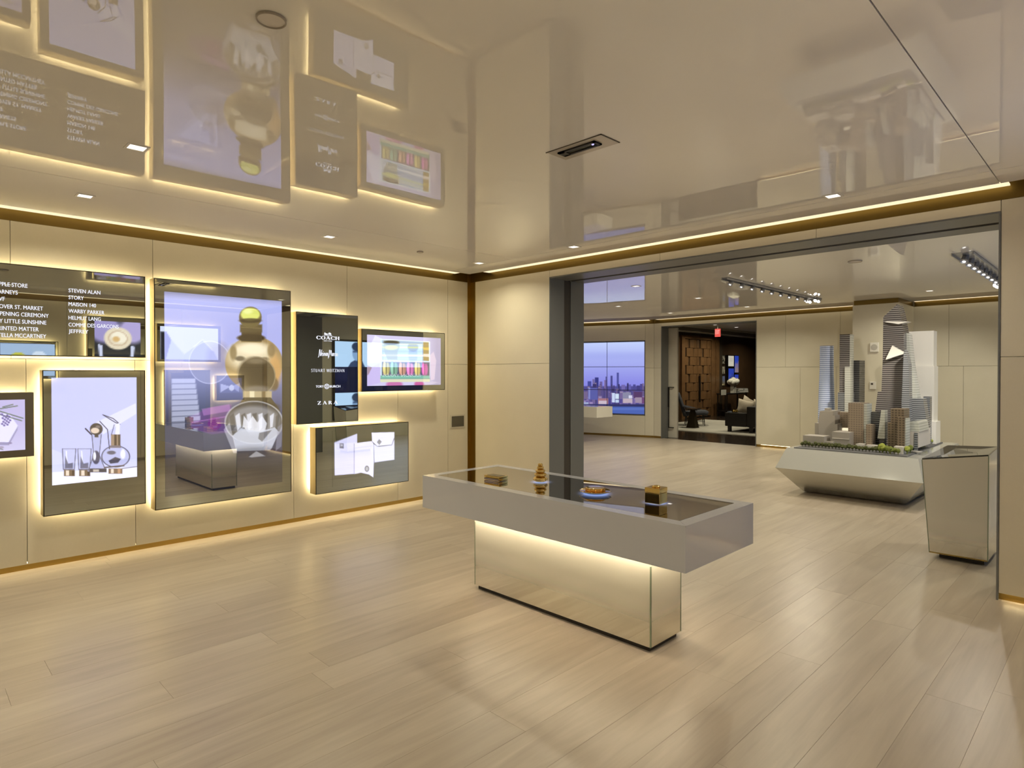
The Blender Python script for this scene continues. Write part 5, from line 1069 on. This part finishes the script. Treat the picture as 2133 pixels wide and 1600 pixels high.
ch = [shell([(-.34, .30), (-.40, .45), (-.44, .60), (-.50, .75), (-.56, .90), (-.60, 1.0)], .74, .50, .13, 'backrest', CHF), shell([(-.36, .36), (-.2, .37), (0, .385), (.2, .40), (.36, .40), (.42, .37)], .70, .66, .16, 'seat', CHF)]
for sx, sy in ((-.30, -.26), (-.30, .26), (.28, -.26), (.28, .26)): ch.append(obj('leg', MB().bar((sx, sy, .33), (sx * 1.12, sy * 1.12, 0), .020, 8, .012), LEGM, t))
ch.append(obj('stretcher', MB().bar((-.32, -.28, .13), (.30, -.28, .13), .010, 6).bar((-.32, .28, .13), (.30, .28, .13), .010, 6), LEGM, t)); ch.append(obj('armrest', MB().bar((-.44, -.36, .60), (.05, -.38, .50), .03, 8).bar((-.44, .36, .60), (.05, .38, .50), .03, 8), CHF, t))
t.location = (-9.38, 17.15, .022); t.rotation_euler = (0, 0, math.radians(33)); t.scale = (.84, .9, .96)
t = thing('pedestal_table', 'dark round side table on a flared bronze pedestal in front of the chair', 'side table')
obj('top', MB().lathe([(.05, .52), (.235, .53), (.24, .545), (.235, .56), (.02, .562)], (0, 0, 0), 28), pbr('dark_bronze_top', (.03, .022, .018, 1), .2, .5), t)
obj('pedestal', MB().loft([(-.14, -.12, .0), (.14, -.12, 0), (.14, .12, 0), (-.14, .12, 0)], [(-.05, -.045, .52), (.05, -.045, .52), (.05, .045, .52), (-.05, .045, .52)]), pbr('bronze_pedestal', (.11, .085, .05, 1), .3, .8), t); t.location = (-9.02, 16.36, .0145)
SOF = pbr('dark_sofa_fabric', (.020, .016, .014, 1), .75); CUS = pbr('beige_cushion', (.40, .34, .26, 1), .9, noise=.2, nscale=30)
t = thing('sofa', 'dark sofa with black legs at the right of the lounge doorway', 'sofa')
sx0 = float(at_y(1510.5, 890, 16.0)[0]); sx1 = float(at_y(1555, 890, 16.0)[0]); sz = float(at_y(1530, 860, 16.0)[2]); sb = float(at_y(1565, 847.5, 16.0)[2])
obj('arm', MB().box(sx0, sx1, 15.98, 16.22, .16, sz), SOF, t, bevel=.02); obj('seat', MB().box(sx0 + .02, sx1, 16.23, 18.1, .16, .42), SOF, t, bevel=.03); obj('backrest', MB().box(sx1 + .004, sx1 + .32, 15.98, 18.3, .16, sb), SOF, t, bevel=.03); obj('arm', MB().box(sx0, sx1, 18.11, 18.33, .16, sz), SOF, t, bevel=.02)
for lx, ly in ((sx0 + .1, 16.06), (sx1 + .1, 16.06), (sx0 + .1, 18.2), (sx1 + .2, 18.2)): box('leg', LEGM, t, lx - .04, lx + .04, ly - .04, ly + .04, .0145, .16)
def cushion(name, label, c, s, rot):
    n = 9; mb = MB(); F = []; B_ = []
    for i in range(n):
        for j in range(n):
            u, v = -1 + 2 * i / (n - 1), -1 + 2 * j / (n - 1); k = (1 - abs(u) ** 2.4) ** .6 * (1 - abs(v) ** 2.4) ** .6; pin = 1 - .10 * (1 - abs(u * v) ** .8)
            F.append((u * s * pin, .11 * k, v * s * pin)); B_.append((u * s * pin, -.11 * k, v * s * pin))
    fs = [(i * n + j, i * n + j + 1, (i + 1) * n + j + 1, (i + 1) * n + j) for i in range(n - 1) for j in range(n - 1)]
    mb.add(F, fs); mb.add(B_, [f[::-1] for f in fs]); o = obj(name, mb, CUS, None, smooth=True); o.location = c; o.rotation_euler = rot; tag(o, label, 'cushion', 'beige cushions on the lounge sofa'); return o
cushion('cushion', 'largest beige cushion leaning nearest the sofa arm', (float(at_y(1551, 849, 16.45)[0]), 16.50, .64), .22, (math.radians(-14), math.radians(14), math.radians(38)))
cushion('cushion', 'beige cushion half hidden behind the nearest cushion', (float(at_y(1557, 838, 16.95)[0]), 17.0, .70), .21, (math.radians(-18), math.radians(30), math.radians(52)))
cushion('cushion', 'beige cushion at the right edge of the doorway', (float(at_y(1574, 845, 16.6)[0]) - .02, 16.95, .64), .22, (math.radians(-16), math.radians(8), math.radians(70)))
t = thing('gold_ornament', 'small gold flower ornament on the sofa arm', 'ornament'); c = at_y(1531, 859, 16.1)
for k in range(7):
    a = k * 2 * PI / 7; obj('petal', MB().blob((c[0] + .05 * math.cos(a), 16.1 + .05 * math.sin(a), sz + .045), (.035, .03, .04), 8, 5, .15), POL, t)
tag(obj('blue_tray', MB().lathe([(.06, sz + .001), (.075, sz + .02), (.07, sz + .02), (.05, sz + .008)], (float(at_y(1521, 861, 16.1)[0]), 16.1, 0), 20), pbr('blue_ceramic', (.22, .26, .34, 1), .2)), 'small blue dish on the sofa arm', 'dish')
# console, vase, books, card stand
XCn = -10.45
cy0, cy1 = float(at_x(1515, 820, XCn)[1]), float(at_x(1557, 820, XCn)[1]); cz = float(at_x(1525, 819.5, XCn)[2])
t = thing('console_table', 'slim black console table under the framed pictures', 'console')
box('top', BLK, t, XCn - .42, XCn, cy0, cy1, cz - .04, cz)
for yy in (cy0 + .02, cy1 - .06):
    for xx in (XCn - .40, XCn - .05): box('leg', BLK, t, xx, xx + .035, yy, yy + .035, 0.001, cz - .04)
box('shelf', BLK, t, XCn - .40, XCn - .02, cy0 + .02, cy1 - .02, .18, .21)
vy = float(at_x(1527.5, 812, XCn - .2)[1])
t = thing('flower_vase', 'square glass vase of white hydrangeas on the console', 'vase'); box('vase', pbr('vase_glass', (.50, .48, .42, 1), .1), t, XCn - .27, XCn - .13, vy - .10, vy + .10, cz + .001, cz + .34)
random.seed(3)
FLW = pbr('white_hydrangea', (.78, .76, .66, 1), .8)
for k in range(9):
    a = k * 2 * PI / 8; r = .0 if k == 8 else .15; obj('flower_head', MB().blob((XCn - .2 + .6 * r * math.cos(a), vy + 1.5 * r * math.sin(a) * .95, cz + .42 + (.07 if k == 8 else .02 * math.sin(3 * a))), (.10, .12, .10), 12, 9, .09), FLW, t, smooth=True)
bkm = [pbr('book_cream', (.46, .42, .35, 1), .6), pbr('book_grey', (.20, .20, .19, 1), .6), pbr('book_white', (.62, .60, .56, 1), .5)]
def book(p0, p1, z0, z1, m_, label):
    a, b = float(at_x(p0, 815, XCn - .1)[1]), float(at_x(p1, 815, XCn - .1)[1]); t = thing('book', label, 'book', 'books on the lounge console')
    box('cover', bkm[m_], t, XCn - .36, XCn - .05, a, b, z0, z1); box('pages', bkm[2], t, XCn - .0505, XCn - .045, a + .02, b - .02, z0 + .012, z1 - .012)
book(1537, 1546.5, cz + .001, cz + .075, 1, 'lower dark book of the stack beside the vase'); book(1537.5, 1546, cz + .077, cz + .15, 0, 'upper cream book of the stack beside the vase')
book(1544.5, 1555, cz - .13 + .131, cz + .085, 2, 'lowest white book at the right end of the console') if False else book(1547, 1556, cz + .001, cz + .08, 2, 'lower white book at the right end of the console'); book(1547.5, 1555.5, cz + .082, cz + .16, 1, 'upper grey book at the right end of the console')
t = thing('card_stand', 'small white card on a slim black stand left of the console', 'sign'); ky = float(at_x(1507.5, 817, XCn + .2)[1]); kz1, kz0 = float(at_x(1507, 812, XCn + .2)[2]), float(at_x(1507, 823, XCn + .2)[2])
box('card', pbr('card_white', (.62, .60, .54, 1), .5), t, XCn + .19, XCn + .21, ky - .17, ky + .17, kz0, kz1); box('pole', BLK, t, XCn + .19, XCn + .21, ky + .1, ky + .13, .02, kz0); box('foot', BLK, t, XCn + .08, XCn + .32, ky - .02, ky + .25, 0.001, .02)
L_ = lambda x, y: (1370 + x / 5.335, 650 + y / 5.333)
def photo_frame(i, x0, y0, x1, y1, kind, label):
    a = at_x(*L_(x0, y0), XW + .02); b = at_x(*L_(x1, y1), XW + .02); t = thing('framed_picture', label, 'picture', 'framed pictures on the lounge wall')
    ya_, yb_, za_, zb_ = float(a[1]), float(b[1]), float(b[2]), float(a[2]); box('frame', BLK, t, XW - .08, XW + .016, ya_ - .03, yb_ + .03, za_ - .03, zb_ + .03)
    nu, nv = 24, 40; P = plane_pts((XW + .018, ya_, zb_), (0, yb_ - ya_, 0), (0, 0, za_ - zb_), nu, nv); v, u = np.meshgrid(np.linspace(0, 1, nv), np.linspace(0, 1, nu), indexing='ij'); C = Paint(u * 100, v * 100)
    if kind == 'bw':
        C.put(np.ones(u.shape), (150, 145, 135)); rg = np.random.RandomState(i)
        for k in range(16): C.ell(rg.uniform(0, 100), rg.uniform(0, 100), rg.uniform(6, 18), rg.uniform(5, 16), (40, 38, 34) if k % 2 else (196, 190, 176), 4)
    elif kind == 'card':
        C.put(np.ones(u.shape), (226, 220, 200))
        for k in range(3): C.line([(25, 26 + 12 * k), (80, 26 + 12 * k)], 2.5, (150, 146, 136), .8)
    elif kind == 'sepia': C.put(np.ones(u.shape), (110, 120, 160)); C.put(np.clip((C.Y - 40) / 50, 0, 1), (150, 136, 106)); C.rect(30, 50, 40, 100, (90, 84, 70)); C.ell(50, 92, 14, 9, (226, 214, 170))
    else:
        C.put(np.ones(u.shape), (52, 76, 190)); C.put(np.clip((C.Y - 30) / 70, 0, 1) * .7, (120, 136, 200)); rg = np.random.RandomState(i)
        for k in range(5): x_ = 15 + k * 17; C.poly([(x_, 100), (x_ + 3, rg.uniform(25, 60)), (x_ + 10, rg.uniform(20, 60)), (x_ + 14, 100)], (40, 46, 90) if kind == 'blue' else (170, 140, 110))
    m = link('print', grid_mesh('print', P, C.img), PAPER if kind in ('bw', 'sepia') else PICT_P, t)
PICT_P = mat_picture('backlit_print', .62, (.03, .03, .03, 1))
PAPER, t_, o_ = nt('paper_print'); b_ = N(t_, 'ShaderNodeBsdfPrincipled'); b_.inputs['Roughness'].default_value = .35
t_.links.new(N(t_, 'ShaderNodeAttribute', attribute_name='pix').outputs['Color'], b_.inputs['Base Color']); t_.links.new(b_.outputs[0], o_.inputs[0])
for i, q_ in enumerate(((700, 485, 747, 575, 'bw', 'black and white framed picture at the top of the left column'), (700, 605, 747, 688, 'bw', 'black and white framed picture in the middle of the left column'), (700, 712, 747, 815, 'sepia', 'sepia cityscape picture at the foot of the left column'), (786, 486, 846, 603, 'card', 'pale lit text panel among the framed pictures'), (788, 628, 846, 785, 'blue', 'blue tower photograph below the pale text panel'), (856, 487, 899, 672, 'gold', 'tall blue and gold tower photograph at the right'), (856, 696, 897, 785, 'gold', 'small tower photograph below the tall blue one'))): photo_frame(i, *q_)
# exit sign
a = at_y(*L_(635, 188), 17.2); b = at_y(*L_(693, 274), 17.2)
t = thing('exit_sign', 'red illuminated exit sign hanging from the lounge ceiling', 'exit sign'); box('panel', emis('exit_red', (.95, .13, .10), .85), t, a[0], b[0], 17.2, 17.23, b[2], a[2]); box('canopy', WHITE, t, (a[0] + b[0]) / 2 - .06, (a[0] + b[0]) / 2 + .06, 17.17, 17.26, 3.17, 3.2); obj('stem', MB().bar(((a[0] + b[0]) / 2, 17.215, a[2]), ((a[0] + b[0]) / 2, 17.215, 3.18), .012), WHITE, t)
me = text_mesh('EXIT', 1, 0, strike=.04); set_text(me, ((a[0] + b[0]) / 2, 17.198, b[2] + .08), (1, 0, 0), (0, 0, 1), float(b[0] - a[0]) * .8, float(a[2] - b[2]) * .5); link('lettering', me, emis('exit_letter', (1, .45, .40), 1.0), t)
g3 = 'downlights of the lounge'
for X, Y, l in ((-9.9, 19.4, 'downlight washing the left woven block door'), (-9.9, 21.0, 'downlight washing the right woven block door'), (-9.6, 23.6, 'downlight over the console and pictures'), (-8.6, 16.4, 'downlight over the lounge chair'), (-6.8, 16.8, 'downlight over the lounge sofa')):
    downlight_at(X, Y, l, g3, LOUNGE_W, 3.2, .12)
